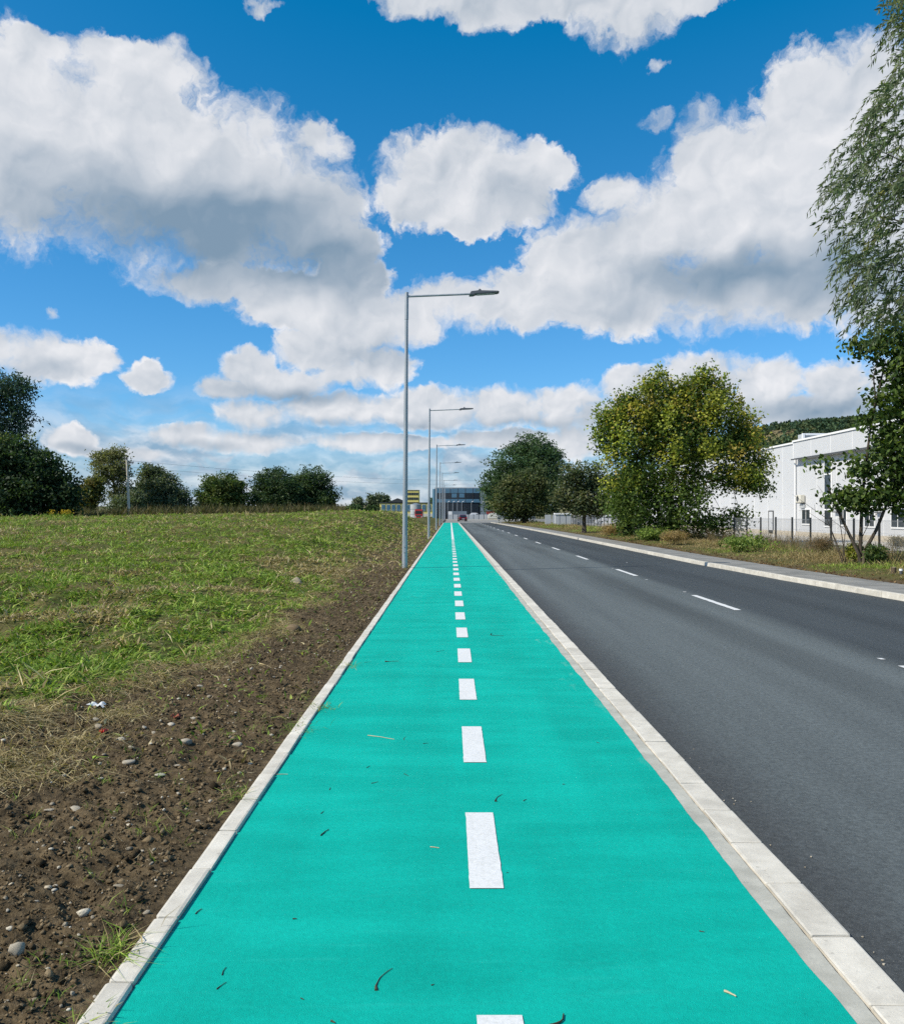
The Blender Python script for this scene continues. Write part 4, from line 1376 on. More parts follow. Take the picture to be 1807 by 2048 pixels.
def yellow_block():
    Y = 360.0
    x0, x1 = at(805, 1024, Y).x, at(835, 1024, Y).x
    t = thing('yellow_block', 'yellow multi-storey office block behind the nearest lamp post', 'building', (x0, Y, 0))
    w = x1 - x0
    B = lambda nm, mat, a, b, c, d, e, f, par=t: MB().box(a, b, c, d, e, f).build(nm, mat, par)
    B('wall', 'yellow_render', 1.0, w, .2, 12, 0, 10.6)
    B('stair_tower', 'cream', 0, .995, .1, 12, 0, 10.8)
    B('parapet', 'cream', -.05, w + .1, .0, 12.1, 10.81, 11.0)
    for r, z in enumerate((8.9, 7.0, 5.1, 3.2, 1.3)):
        for k in range(5):
            a = 1.25 + k*(w - 1.3)/5
            f = B('window', 'glass_dark', a, a + (w - 1.3)/5 - .18, .1, .19, z, z + .95)
        B('window', 'glass_dark', .3, .72, .02, .09, z, z + .8)


yellow_block()


def yellow_hall():
    Y = 310.0
    x0, x1 = at(757, 1024, Y).x, at(874, 1024, Y).x
    t = thing('factory_hall', 'long low yellow factory hall with dark gabled roof left of the glass block', 'building', (x0, Y, 0))
    w = x1 - x0
    B = lambda nm, mat, a, b, c, d, e, f, par=t: MB().box(a, b, c, d, e, f).build(nm, mat, par)
    B('wall', 'yellow_render', 0, w, .3, 14, 0, 5.0)
    B('roof_edge', 'roof_dark', -.1, w + .1, .1, 14.1, 5.01, 5.35)
    g0 = 2.7
    MB().prism([(g0, 5.36), (g0 + 3.4, 6.8), (g0 + 6.6, 5.36)], .0, 14, 'y').build('gable_roof', 'roof_dark', t)
    for k in range(11):
        a = .6 + k*(w - 1)/11
        f = B('window', 'cream', a, a + 1.35, .18, .29, 2.4, 4.6)
        B('pane', 'glass_blue', a + .08, a + 1.27, .12, .175, 2.5, 4.5, f)
    B('plinth_band', 'cream', 0, w, .2, .29, 0, 1.5)


yellow_hall()

q = at(829, 1026, 266.0)
t = thing('storage_tank', 'pale grey upright storage tank behind the nearest lamp post', 'tank', (q.x, 266, -.1))
MB().tube([(0, 0, 0), (0, 0, 4.3)], 1.6, 24).build('shell', 'grey_light', t, smooth=True)
MB().tube([(0, 0, 4.301), (0, 0, 4.7)], [1.6, .3], 24).build('cap', 'grey_clad', t, smooth=True)
for z in (1.4, 2.9): MB().tube([(0, 0, z), (0, 0, z + .06)], 1.63, 24).build('hoop', 'grey_metal', t)

q = at(912, 1026, 252.0)
t = thing('cargo_container', 'light grey container with white door end before the glass block', 'container', (q.x, 252, -.1))
MB().box(-1.45, 2.6, -1.2, 1.2, .15, 2.3).build('body', 'grey_clad', t)
MB().box(-2.5, -1.46, -1.2, 1.2, .15, 2.25).build('door_end', 'plastic_white', t)
for x in (-2.4, 0, 2.4): MB().box(x - .15, x + .15, -1.1, 1.1, 0, .148).build('foot', 'grey_metal', t)


def far_wall():
    Y = 246.0
    x0, x1 = at(893, 1024, Y).x, at(1006, 1024, Y).x
    t = thing('concrete_fence', 'low grey concrete panel fence across the far end of the road', 'fence', (x0, Y, -.1))
    n = 11; w = (x1 - x0)/n
    for k in range(n):
        MB().box(k*w + .06, (k+1)*w - .06, -.05, .05, 0, 1.38).build('panel', 'grey_light', t)
        MB().box(k*w - .055, k*w + .055, -.08, .08, 0, 1.5).build('post', 'grey_metal', t)
    k2 = MB().box(x0 - 2, x1 + 6, -.1, .1, 0, .16).build('far_kerb', 'concrete_kerb', None, (0, 229, ZR - .01))
    tag(k2, kind='structure')
    k3 = sheet('forecourt', x0 - 30, x1 + 30, [229.1, 262], -.03, 'asphalt_worn')


far_wall()


def red_truck():
    q = at(835, 1033, 252.0)
    t = thing('red_truck', 'red lorry facing the camera beside the nearest lamp post', 'truck', (q.x, 252, -.1))
    B = lambda nm, mat, a, b, c, d, e, f, par=t, bev=.04: MB().box(a, b, c, d, e, f).build(nm, mat, par, bevel=bev)
    cab = B('cab', 'red_paint', -1.25, 1.25, 0, 2.1, .55, 3.35)
    B('windscreen', 'glass_dark', -1.05, 1.05, -.04, -.005, 1.85, 2.85, cab, 0)
    B('grille', 'grey_metal', -.8, .8, -.04, -.005, .9, 1.5, cab, 0)
    for s in (-1, 1):
        B('headlight', 'lamp_clear', s*1.0 - .18, s*1.0 + .18, -.05, -.005, .72, .92, cab, 0)
        B('mirror', 'grey_metal', s*1.42 - .1, s*1.42 + .1, -.05, .1, 1.9, 2.6, t, .02)
        for y in (.5, 6.5):
            MB().tube([(s*.9, y, .45), (s*1.22, y, .45)], .5, 14).build('wheel', 'tyre', t)
    B('bumper', 'red_paint', -1.25, 1.25, -.12, .0, .3, .545)
    B('box_body', 'grey_light', -1.25, 1.25, 2.3, 9, .9, 3.3)
    t.scale = (.84, .84, .84)


red_truck()
q = at(978, 1026, 256.0)
t = thing('red_skip', 'red open-topped skip in the yard beside the far concrete fence', 'skip', (q.x, 256, -.1))
m = MB(); m.add([(-1, -.7, 1.5), (1, -.7, 1.5), (1, .7, 1.5), (-1, .7, 1.5), (-1.2, -.9, 2.35), (1.2, -.9, 2.35), (1.2, .9, 2.35), (-1.2, .9, 2.35)],
             [(3, 2, 1, 0), (0, 1, 5, 4), (1, 2, 6, 5), (2, 3, 7, 6), (3, 0, 4, 7)])
m.build('bin', 'red_paint', t)
MB().box(-1.0, 1.0, -.6, .6, .0, 1.495).build('stand', 'grey_metal', t)
for i, (u, w, h, lab) in enumerate(((946, 1.4, 1.75, 'white van roof showing above the far concrete fence'), (981, 1.3, 1.75, 'pale tarpaulin heap in front of the red skip'))):
    q = at(u, 1026, 250.0)
    prof = [(-w, .3), (-w, h*.62), (-w*.72, h*.95), (-w*.4, h*1.05), (w*.4, h*1.05), (w*.78, h*.9), (w, h*.6), (w, .3)]
    t = thing('white_van' if i == 0 else 'tarpaulin', lab, 'van' if i == 0 else 'tarpaulin', (q.x, 250 if i == 0 else 244.6, -.1))
    MB().prism(prof, -.8, .8, 'y').build('body' if i == 0 else 'cover', 'car_white' if i == 0 else 'cream', t, bevel=.08, segs=2)
    if i == 0:
        for x in (-.8, .8): MB().tube([(x, -.82, .32), (x, .82, .32)], .32, 14).build('wheel', 'tyre', t)
        MB().box(w*.3, w*.8, -.815, -.803, h*.62, h*.9).build('side_window', 'glass_dark', t)
    else:
        MB().box(-w*.95, w*.95, -.75, .75, 0, .299).build('pallet', 'straw', t)

# small yard lamps and fence poles in front of the glass block
yl = thing('yard_lamp', '', 'yard lamp')
MB().tube([(0, 0, 0), (0, 0, 4.7), (.1, 0, 5.0)], [.07, .05, .05], 8).build('pole', 'galvanised', yl, smooth=True)
MB().prism([(.05, 4.95), (.12, 5.12), (.62, 5.28), (.66, 5.18), (.3, 5.0)], -.16, .16, 'y').build('lamp_head', 'white_trim', yl, bevel=.02)
YLAB = ['first from the left', 'second from the left', 'third from the left', 'fourth from the left', 'fifth from the left', 'rightmost, before the grey wall']
for i, u in enumerate((893, 903, 912, 921, 940, 962)):
    o = yl if i == 0 else copy_tree(yl)
    q = at(u, 1026, 258.5)
    o.location = (q.x, 258.5, -.1)
    tag(o, 'small white-headed yard lamp in front of the glass block, ' + YLAB[i], 'yard lamp', 'yard lamps by the glass block')
q = at(681, 1020, 300.0)
o = MB().tube([(0, 0, 0), (0, 0, 4.6)], [.35, .28], 10).build('chimney_stack', 'cream', None, (q.x, 300, .0), smooth=True)
tag(o, 'slender pale chimney on the skyline right of the left treeline', 'chimney')
q = at(691, 1015, 290.0)
t = thing('far_shed', 'low white shed roof on the skyline beside the slender chimney', 'shed', (q.x, 290, 0))
MB().box(-2.2, 2.2, 0, 5, 0, 2.6).build('wall', 'cream', t)
MB().prism([(-2.4, 2.61), (0, 3.2), (2.4, 2.61)], -.1, 5.1, 'y').build('roof', 'plastic_white', t)
# slim white poles of the factory fence
ff = thing('factory_fence', 'thin pale pole fence in front of the yellow factory hall', 'fence', (at(812, 1024, 280).x, 280, 0))
for k in range(20):
    MB().tube([(-9 + k*.95, 0, 0), (-9 + k*.95, 0, 2.9)], .045, 6).build('pole', 'grey_light', ff)
for z in (1.0, 2.6): MB().box(-9, 9.1, -.02, .02, z, z + .04).build('rail', 'grey_light', ff)

# ------------------------------------------------------------------ ground cover
def blades(c, rng, h, w, lean, cols, bend=.25):
    """grass blades as narrow bent quads rooted at c"""
    N = len(c)
    d = rng.normal(size=(N, 3)); d[:, 2] = 0; d = unit(d)
    a = unit(np.array([0, 0, 1.0]) + d*lean[:, None])
    b = unit(np.cross(a, rng.normal(size=(N, 3)))); b[:, 2] *= .3; b = unit(b)
    hw = w[:, None]*.5
    p0 = c; p2 = c + a*h[:, None] + (d - np.array([0, 0, .6]))*(h*bend)[:, None]*lean[:, None]
    m = c + a*(h*.45)[:, None]
    V = np.stack([p0 - b*hw*.6, m - b*hw, p2, m + b*hw], 1).reshape(-1, 3)
    V[0::4] -= 0
    Fc = np.arange(N*4).reshape(N, 4)
    return V, Fc, np.repeat(cols, 4, 0)


GREENS = np.array([(.180, .285, .036), (.24, .35, .052), (.115, .195, .028), (.32, .385, .082)])
STRAWS = np.array([(.42, .335, .17), (.31, .24, .11), (.51, .43, .24), (.21, .16, .08)])


def make_grass():
    rng = np.random.default_rng(3)
    N = 640000
    Y = np.exp(rng.uniform(math.log(5.6), math.log(112), N))
    u = rng.uniform(-420, 892, N)
    X = (u - VU)/F*Y
    s = -1.2 - X
    m = turf_mask(X, Y)
    patch = fbm(X, Y, .75, 4, .6, 91)
    thin = fbm(X, Y, 3.0, 3, .6, 95)
    keep = (rng.uniform(0, 1, N) < m*(0.12 + .88*ss(thin, .36, .54)) + .012 + .30*ss(Y, 14, 34)*ss(thin, .45, .6)) & (s > .05)
    X, Y, patch, thin = X[keep], Y[keep], patch[keep], thin[keep]
    s = -1.2 - X
    Z = field_z(X, Y) - .01
    n = len(X)
    dry = ss(patch, .50, .60)*.80 + .10 + .45*(1 - ss(s, 1.4, 3.6))*ss(Y, 12, 30)
    isdry = rng.uniform(0, 1, n) < dry
    col = np.where(isdry[:, None], palette(n, rng, STRAWS, None, .22), palette(n, rng, GREENS, None, .22))
    k = 1 + Y/22
    h = rng.gamma(3.0, .0120, n)*np.minimum(k, 3.2)*(.7 + .9*ss(thin, .45, .65))*np.where(isdry, .85, 1) + .02
    w = rng.uniform(.008, .019, n)*np.minimum(k, 4.5)
    lean = rng.uniform(.3, 1.6, n)
    V, Fc, C = blades(np.stack([X, Y, Z], -1), rng, h, w, lean, col, .5)
    o = link('grass', mesh_np('grass', V, Fc, C), 'grass_blade')
    tag(o, 'short mown grass mixed with straw covering the field on the left', 'grass', kind='stuff')
    # scattered dead stalks over the field
    n = 900
    Y = np.exp(rng.uniform(math.log(6.5), math.log(60), n)); X = (rng.uniform(-100, 860, n) - VU)/F*Y
    ok = (turf_mask(X, Y) > .3) & (X < -2.2); X, Y = X[ok], Y[ok]; n = len(X)
    V, Fc, C = blades(np.stack([X, Y, field_z(X, Y)], -1), rng, rng.uniform(.15, .45, n), rng.uniform(.006, .010, n)*(1 + Y/30), rng.uniform(.5, 3.5, n), palette(n, rng, STRAWS*1.5, None, .2), .1)
    o = link('dead_stalks', mesh_np('dead_stalks', V, Fc, C), 'grass_blade')
    tag(o, 'pale dead stalks scattered over the mown field', 'dead grass', kind='stuff')


make_grass()


def on_field(u, v):
    z = 0.0
    for _ in range(12):
        x, y = ground(u, v, z)
        z = .5*z + .5*float(field_z(np.array([x]), np.array([y]))[0])
    return x, y, z


def ico(sub=1):
    bm = bmesh.new(); bmesh.ops.create_icosphere(bm, subdivisions=sub, radius=1.0)
    V = np.array([v.co[:] for v in bm.verts]); Fc = np.array([[v.index for v in f.verts] for f in bm.faces]); bm.free()
    return V, Fc


def lumps(name, X, Y, R_, cols, rng, mat, sub=1, squash=(.45, .8), sink=.25, jit=.22):
    bv, bf = ico(sub) if sub else (np.array([(1, 0, 0), (-1, 0, 0), (0, 1, 0), (0, -1, 0), (0, 0, 1), (0, 0, -1.0)]), np.array([(0, 2, 4), (2, 1, 4), (1, 3, 4), (3, 0, 4), (2, 0, 5), (1, 2, 5), (3, 1, 5), (0, 3, 5)]))
    N = len(X); k = len(bv)
    sc = np.stack([rng.uniform(.75, 1.35, N), rng.uniform(.7, 1.2, N), rng.uniform(*squash, N)], -1)
    V = bv[None]*(1 + rng.normal(0, jit, (N, k, 1)))*sc[:, None]*R_[:, None, None]
    th = rng.uniform(0, 6.283, N); cs, sn = np.cos(th)[:, None], np.sin(th)[:, None]
    x = V[..., 0]*cs - V[..., 1]*sn; y = V[..., 0]*sn + V[..., 1]*cs
    Z = field_z(X, Y)
    W = np.stack([x + X[:, None], y + Y[:, None], V[..., 2] + (Z + R_*(sc[:, 2] - sink*2))[:, None]], -1).reshape(-1, 3)
    Fc = (bf[None] + (np.arange(N)*k)[:, None, None]).reshape(-1, 3)
    return mesh_np(name, W, Fc, np.repeat(cols, k, 0), sub > 1)


def make_soil_cover():
    rng = np.random.default_rng(9)
    def pts(n, ymax=26, smin=.04):
        Y = np.exp(rng.uniform(math.log(2.2), math.log(ymax), n)); s = rng.uniform(smin, 3.4, n)
        X = -1.2 - s
        ok = (turf_mask(X, Y) < .55) & (X/Y > -.62)
        return X[ok], Y[ok]
    X, Y = pts(110000)
    n = len(X)
    r = np.minimum(rng.gamma(.75, .0036, n) + .0022, .024)*(1 + Y/40)
    cols = palette(n, rng, [(.10, .073, .041), (.15, .112, .063), (.062, .046, .026), (.20, .152, .090)], None, .2)
    o = link('soil_clods', lumps('soil_clods', X, Y, r, cols, rng, 'clod', 0, (.5, .95), .2, .30), 'clod')
    tag(o, 'crumbly dark brown soil clods along the lane edging', 'soil', kind='stuff')
    X, Y = pts(3000, 22)
    n = len(X)
    r = rng.gamma(1.4, .0030, n) + .0020
    cols = palette(n, rng, [(.42, .365, .27), (.50, .45, .35), (.30, .255, .185), (.56, .52, .43)], None, .15)
    o = link('gravel', lumps('gravel', X, Y, r, cols, rng, 'clod', 1, (.5, .8), .15, .12), 'clod')
    tag(o, 'fine pale gravel strewn over the dark soil', 'gravel', kind='stuff')
    # roots and straw lying on the soil
    X, Y = pts(11000, 24)
    n = len(X)
    near_turf = turf_mask(X - .7, Y)
    kp = rng.uniform(0, 1, n) < .25 + .75*near_turf
    X, Y = X[kp], Y[kp]; n = len(X)
    c = np.stack([X, Y, field_z(X, Y) + .008 + rng.uniform(0, .015, n)], -1)
    th = rng.uniform(0, 6.283, n)
    a = unit(np.stack([np.cos(th), np.sin(th), rng.normal(0, .22, n)], -1)); b = unit(np.cross(a, np.array([0, 0, 1.0]) + rng.normal(0, .3, (n, 3))))
    L = rng.gamma(2.2, .022, n) + .012
    V, Fc = leafset(c, a, b, L, rng.uniform(.0018, .0042, n), LANCE, .35)
    cl = np.repeat(palette(n, rng, [(.30, .24, .14), (.20, .155, .085), (.40, .34, .22), (.13, .095, .05)], None, .2), 4, 0)
    o = link('straw_litter', mesh_np('straw_litter', V, Fc, cl), 'grass_blade')
    tag(o, 'dry roots and straw littering the bare soil', 'straw', kind='stuff')
    # tangled dry clumps at the soil/turf boundary
    n0 = 280
    Y = np.exp(rng.uniform(math.log(5.5), math.log(30), 4000)); X = rng.uniform(-4.6, -1.6, 4000)
    m = turf_mask(X, Y); ok = (m > .12) & (m < .9); X, Y = X[ok][:n0], Y[ok][:n0]
    for (u, v, m_) in ((60, 1520, 7), (130, 1500, 6), (20, 1450, 7), (250, 1425, 4), (90, 1550, 5), (330, 1370, 4), (540, 1265, 4), (592, 1170, 5), (640, 1178, 5), (10, 1540, 6), (420, 1330, 3), (700, 1140, 4), (180, 1440, 4)):
        gx, gy, _ = on_field(u, v)
        X = np.concatenate([X, gx + rng.normal(0, .16, m_)]); Y = np.concatenate([Y, gy + rng.normal(0, .18, m_)])
    n0 = len(X)
    per = 90
    cx = np.repeat(X, per) + rng.normal(0, .11, n0*per); cy = np.repeat(Y, per) + rng.normal(0, .11, n0*per)
    n = n0*per
    V, Fc, C = blades(np.stack([cx, cy, field_z(cx, cy)], -1), rng, rng.uniform(.05, .20, n), rng.uniform(.003, .007, n), rng.uniform(.6, 4, n), palette(n, rng, STRAWS, None, .25), .5)
    o = link('dry_tangles', mesh_np('dry_tangles', V, Fc, C), 'grass_blade')
    tag(o, 'tangled dry brown grass where the turf meets the soil', 'dead grass', kind='stuff')
    # sparse seedlings sprouting from the soil
    n0 = 190
    X, Y = pts(900, 20)
    X, Y = X[:n0], Y[:n0]; n0 = len(X); per = 9
    cx = np.repeat(X, per) + rng.normal(0, .02, n0*per); cy = np.repeat(Y, per) + rng.normal(0, .02, n0*per); n = n0*per
    V, Fc, C = blades(np.stack([cx, cy, field_z(cx, cy)], -1), rng, rng.uniform(.02, .09, n), rng.uniform(.0025, .005, n), rng.uniform(.2, 1.2, n), palette(n, rng, GREENS, None, .25), .4)
    o = link('seedlings', mesh_np('seedlings', V, Fc, C), 'grass_blade')
    tag(o, 'tiny green seedlings sprouting from the bare soil', 'grass', kind='stuff')


make_soil_cover()


# single stones told apart in the photograph
STONES = [  # u, v, half width px, half height px
    (195, 1452, 11, 8), (191, 1437, 10, 6), (240, 1478, 11, 8), (372, 1484, 15, 9), (473, 1489, 11, 9), (341, 1449, 10, 7), (263, 1492, 8, 5), (306, 1463, 6, 5),
    (255, 1524, 20, 4), (319, 1550, 12, 4), (353, 1532, 13, 6), (98, 1618, 12, 4), (150, 1616, 14, 6), (387, 1437, 5, 5), (466, 1463, 5, 4), (288, 1453, 7, 5),
    (201, 1555, 6, 4), (418, 1393, 7, 5), (399, 1370, 7, 5), (452, 1333, 7, 4), (472, 1326, 9, 6), (235, 1772, 13, 7), (185, 1832, 7, 6), (292, 1823, 8, 6),
    (40, 1750, 5, 4), (72, 1800, 6, 4), (180, 1745, 6, 4), (158, 1867, 5, 4), (130, 1850, 5, 4), (145, 1985, 6, 8), (14, 2002, 6, 6), (420, 1602, 6, 6),
    (385, 1575, 7, 3), (355, 1585, 5, 4), (500, 1525, 6, 4), (499, 1558, 4, 3), (545, 1352, 6, 3), (110, 1770, 6, 5), (87, 1690, 5, 4), (310, 1770, 4, 3),
    (60, 1890, 5, 4), (190, 1990, 5, 4), (20, 1660, 6, 4), (66, 1560, 6, 4), (282, 1700, 6, 4), (330, 1720, 6, 4), (395, 1640, 5, 4), (430, 1540, 5, 3), (520, 1400, 5, 3), (560, 1330, 5, 3),
    (20, 1510, 5, 4), (58, 1522, 4, 4), (130, 1870, 4, 3), (255, 1640, 5, 3), (15, 1820, 5, 4)]


def stone_mesh(seed, sub=2):
    rng = np.random.default_rng(seed)
    V, Fc = ico(sub)
    axis = unit(rng.normal(size=(7, 3)))
    r = np.ones(len(V))
    for a in axis:          # a few flattened sides
        d = V @ a
        r *= np.where(d > .6, .62/np.maximum(d, .62), 1.0)**.8
    V = V*r[:, None]*(1 + rng.normal(0, .03, (len(V), 1)))
    me = mesh_np('stone', V, Fc, None, True)
    me.materials.append(MATS['stone'])
    return me


SM = [stone_mesh(k) for k in range(7)]
STONE_LAB = {0: 'rounded cream stone just above the red scrap', 1: 'pale stone right behind the one above the red scrap', 2: 'dark-sided oval stone right of the red scrap',
             3: 'broad pale rock on the soil nearest the middle of the bare strip', 4: 'angular cream stone close to the lane edging, below the leafy weed', 5: 'squarish tan stone beside the brick chip',
             6: 'slim pale stone below the oval stone by the red scrap', 8: 'long flat grey stone lying on the soil', 9: 'flat cream stone right of the long flat grey stone', 10: 'jagged pale stone above the flat cream one',
             11: 'slim pale sliver of stone at the left edge of the soil', 12: 'lumpy pale stone right of the slim sliver at left', 21: 'tan wedge-shaped stone in the lower part of the soil strip',
             20: 'pale stone on the turf edge at the top of the bare soil', 29: 'upright tan stone near the bottom left tuft', 24: 'cream pebble near the left edge of the picture, low down'}
for i, (u, v, a, b) in enumerate(STONES):
    x, y, z = on_field(u, v)
    o = link('stone', SM[i % 7], None, None)
    rx = a/F*y; rz = max(b/F*y*.8, rx*.35)
    o.scale = (rx, rx*random.uniform(.6, 1.0), rz)
    o.location = (x, y, z + rz*.35)
    o.rotation_euler = (random.uniform(-.2, .2), random.uniform(-.2, .2), random.uniform(-.5, .5))
    tag(o, STONE_LAB.get(i, 'small pale stone half sunk in the dark soil beside the lane'), 'stone', 'small pale stones in the soil')
x, y, z = on_field(34, 1912)
o = link('stone', stone_mesh(20, 3), None, None); o.scale = (.036, .032, .040); o.location = (x, y, z + .026); o.rotation_euler = (.2, .3, .4)
tag(o, 'large egg-shaped cream stone on the soil near the bottom left corner', 'stone')
for (u, v, a, b, lab) in ((592, 1164, 14, 9, 'pinkish pale rubble lump in the grass left of the nearest lamp'), (585, 1262, 16, 11, 'brown rock lying at the edge of the turf'), (395, 1336, 18, 9, 'brown earth-covered rock on the turf edge above the soil')):
    x, y, z = on_field(u, v)
    me = stone_mesh(30 + a)
    if 'brown' in lab: me.materials[0] = MATS['rock_brown']
    o = link('rubble', me, None, None)
    rx = a/F*y; o.scale = (rx, rx*.8, b/F*y); o.location = (x, y, z + b/F*y*.5)
    tag(o, lab, 'stone')


def scrap(name, u, v, a, b, mat, label, cat, seed):
    """crumpled sheet of litter"""
    rnd = random.Random(seed)
    x, y, z = on_field(u, v)
    w, d = a/F*y, b/F*y*2.2
    n = 7
    vs = []
    for j in range(n):
        for i in range(n):
            e = 1 - .25*rnd.random()
            vs.append(((i/(n-1) - .5)*2*w*e, (j/(n-1) - .5)*2*d*e, .012 + rnd.uniform(0, .022) + .01*math.sin(i*1.7)))
    up = len(vs)
    vs += [(p[0], p[1], p[2] - .002) for p in vs]
    fs = []
    for j in range(n - 1):
        for i in range(n - 1):
            k = j*n + i
            fs.append((k, k + 1, k + n + 1, k + n)); fs.append((up + k, up + k + n, up + k + n + 1, up + k + 1))
    o = MB().add(vs, fs).build(name, mat, None, (x, y, z + .004))
    tag(o, label, cat)


scrap('plastic_scrap', 194, 1412, 18, 6, 'plastic_white', 'crumpled white plastic scrap at the turf edge on the left', 'litter', 1)
scrap('plastic_scrap', 206, 1466, 7, 5, 'plastic_red', 'small bright red scrap among the stones on the soil', 'litter', 2)
scrap('brick_chip', 351, 1436, 10, 4, 'brick_red', 'flat reddish brick chip on the soil', 'brick', 3)

# ------------------------------------------------------------------ twigs and bits on the lane
def bit(name, u, v, du, dv, r, mat, label, kind='twig', group=None, bend=.15, knob=False, z=.010):
    """a thin stick whose image runs from (u,v) to (u+du, v+dv)"""
    x0, y0 = ground(u, v, z); x1, y1 = ground(u + du, v + dv, z)
    cx, cy = (x0 + x1)/2, (y0 + y1)/2
    a = Vector((x0 - cx, y0 - cy, 0)); b = Vector((x1 - cx, y1 - cy, 0))
    L = (b - a).length
    perp = Vector((-(b - a).y, (b - a).x, 0)).normalized()
    rnd = random.Random(int(u*7 + v))
    pts = []; rr = []
    n = 6
    for i in range(n + 1):
        f = i/n
        q = a.lerp(b, f) + perp*math.sin(f*math.pi)*L*bend + Vector((rnd.uniform(-1, 1), rnd.uniform(-1, 1), 0))*L*.015
        q.z = r*.9
        pts.append(q); rr.append(r*.78*(1 - .5*f)*(1 + rnd.uniform(-.15, .15)))
    if knob: rr[0] *= 3.2; rr[1] *= 1.6
    o = MB().tube(pts, rr, 6).build(name, mat, None, (cx, cy, .0042), smooth=True)
    tag(o, label, kind, group)


bit('twig', 640, 1666, 16, -12, .0040, 'twig', 'thick dark twig on the lane left of the nearest dash', bend=.03)
bit('twig', 750, 1974, 32, -43, .0026, 'twig', 'long curved dark stalk with knobbed end near the bottom of the lane', bend=.12, knob=True)
bit('twig', 1094, 2046, 30, -23, .0055, 'twig', 'forked dark stick at the bottom edge of the lane', bend=-.2)
bit('twig', 734, 1467, 52, 8, .0040, 'straw', 'long pale straw lying across the left half of the lane', bend=.05)
bit('twig', 858, 1689, 18, 2, .0035, 'straw', 'short pale straw just left of the nearest dash', bend=.02)
bit('twig', 1444, 1977, 24, 11, .0055, 'straw', 'pale stub on the lane at the lower right', bend=.05)
bit('twig', 546, 1545, 28, -1, .0030, 'straw', 'pale straw sticking over the lane edging on the left', bend=.05)
bit('twig', 988, 1598, 14, -14, .0030, 'twig', 'small dark stalk with knob between the two nearest dashes', bend=.1, knob=True)
bit('twig', 768, 1320, 28, -1, .0045, 'twig', 'dark knobbed stalk on the lane left of the fourth dash', bend=.05, knob=True)
bit('twig', 980, 1264, 24, 5, .0055, 'twig', 'dark curled leaf stalk on the lane right of the fifth dash', bend=-.3)
bit('twig', 958, 1664, 14, -1, .0028, 'straw', 'brown straw lying on the nearest white dash', bend=.05)
for (u, v, du, dv, r) in ((741, 1562, 13, -3, .003), (731, 1531, 7, -4, .003), (844, 1483, 10, -1, .003), (806, 1476, 3, -7, .003), (806, 1543, 9, 4, .003),
                         (584, 1832, 8, 0, .004), (657, 1575, 2, -5, .003), (1122, 1564, 5, 0, .004), (660, 2036, 8, 4, .005), (860, 1964, 6, -2, .003),
                         (443, 1944, 8, -16, .003), (432, 1972, 20, -14, .003), (390, 1822, 13, -10, .004), (1044, 1597, 6, -3, .004), (727, 1321, 14, -1, .003),
                         (870, 1300, 16, -3, .003), (820, 1190, 14, 2, .003), (640, 1622, 6, -5, .003), (600, 1990, 6, 3, .003), (1190, 1480, 6, 2, .003), (1395, 1856, 10, 2, .003), (1010, 1740, 5, -1, .002)):
    bit('twig', u, v, du, dv, r*.8, 'twig', 'tiny dark twig fragment lying on the green lane', group='tiny twig fragments on the lane', bend=random.uniform(-.08, .08))
# crumbs beside the kerb on the road
rr = np.random.default_rng(4)
for k in range(34):
    y = float(np.exp(rr.uniform(math.log(2.8), math.log(11)))); x = KX1 + float(abs(rr.normal(0, .14))) + .02
    o = link('road_pebble', SM[k % 7], None, None)
    s = float(rr.uniform(.003, .0065)); o.scale = (s*1.3, s, s*.8); o.location = (x, y, ZR + s*.5); o.rotation_euler = (0, 0, k)
    tag(o, 'tiny pale pebble on the asphalt along the roadside kerb', 'pebble', 'tiny pebbles along the roadside kerb')

# grass tufts rooted along the edging
def tuft(u, v, n, h, label, spread=.06, seed=0):
    rng = np.random.default_rng(seed)
    x, y, z = on_field(u, v)
    c = np.stack([rng.normal(0, spread, n), rng.normal(0, spread*1.4, n), np.zeros(n)], -1)
    V, Fc, C = blades(c, rng, rng.uniform(.4, 1.1, n)*h, rng.uniform(.003, .006, n), rng.uniform(.4, 1.7, n), palette(n, rng, np.concatenate([GREENS, STRAWS[:1]]), None, .2), .45)
    o = link('grass_tuft', mesh_np('grass_tuft', V, Fc, C), 'grass_blade', None, (x, y, z - .01))
    tag(o, label, 'grass', 'grass tufts along the lane edging')


tuft(225, 1905, 150, .15, 'green grass tuft leaning over the edging near the bottom left', .05, 1)
tuft(470, 1590, 70, .12, 'sparse grass tuft against the edging left of the two nearest dashes', .05, 2)
tuft(585, 1455, 120, .10, 'leafy green weed at the edging where the soil is bare', .08, 3)
tuft(640, 1415, 90, .09, 'grass tuft growing across the edging onto the lane', .06, 4)
tuft(180, 2040, 60, .08, 'weeds on the edging in the bottom left corner', .04, 5)
tuft(690, 1330, 70, .10, 'small grass tuft at the edging beyond the leafy weed', .07, 6)

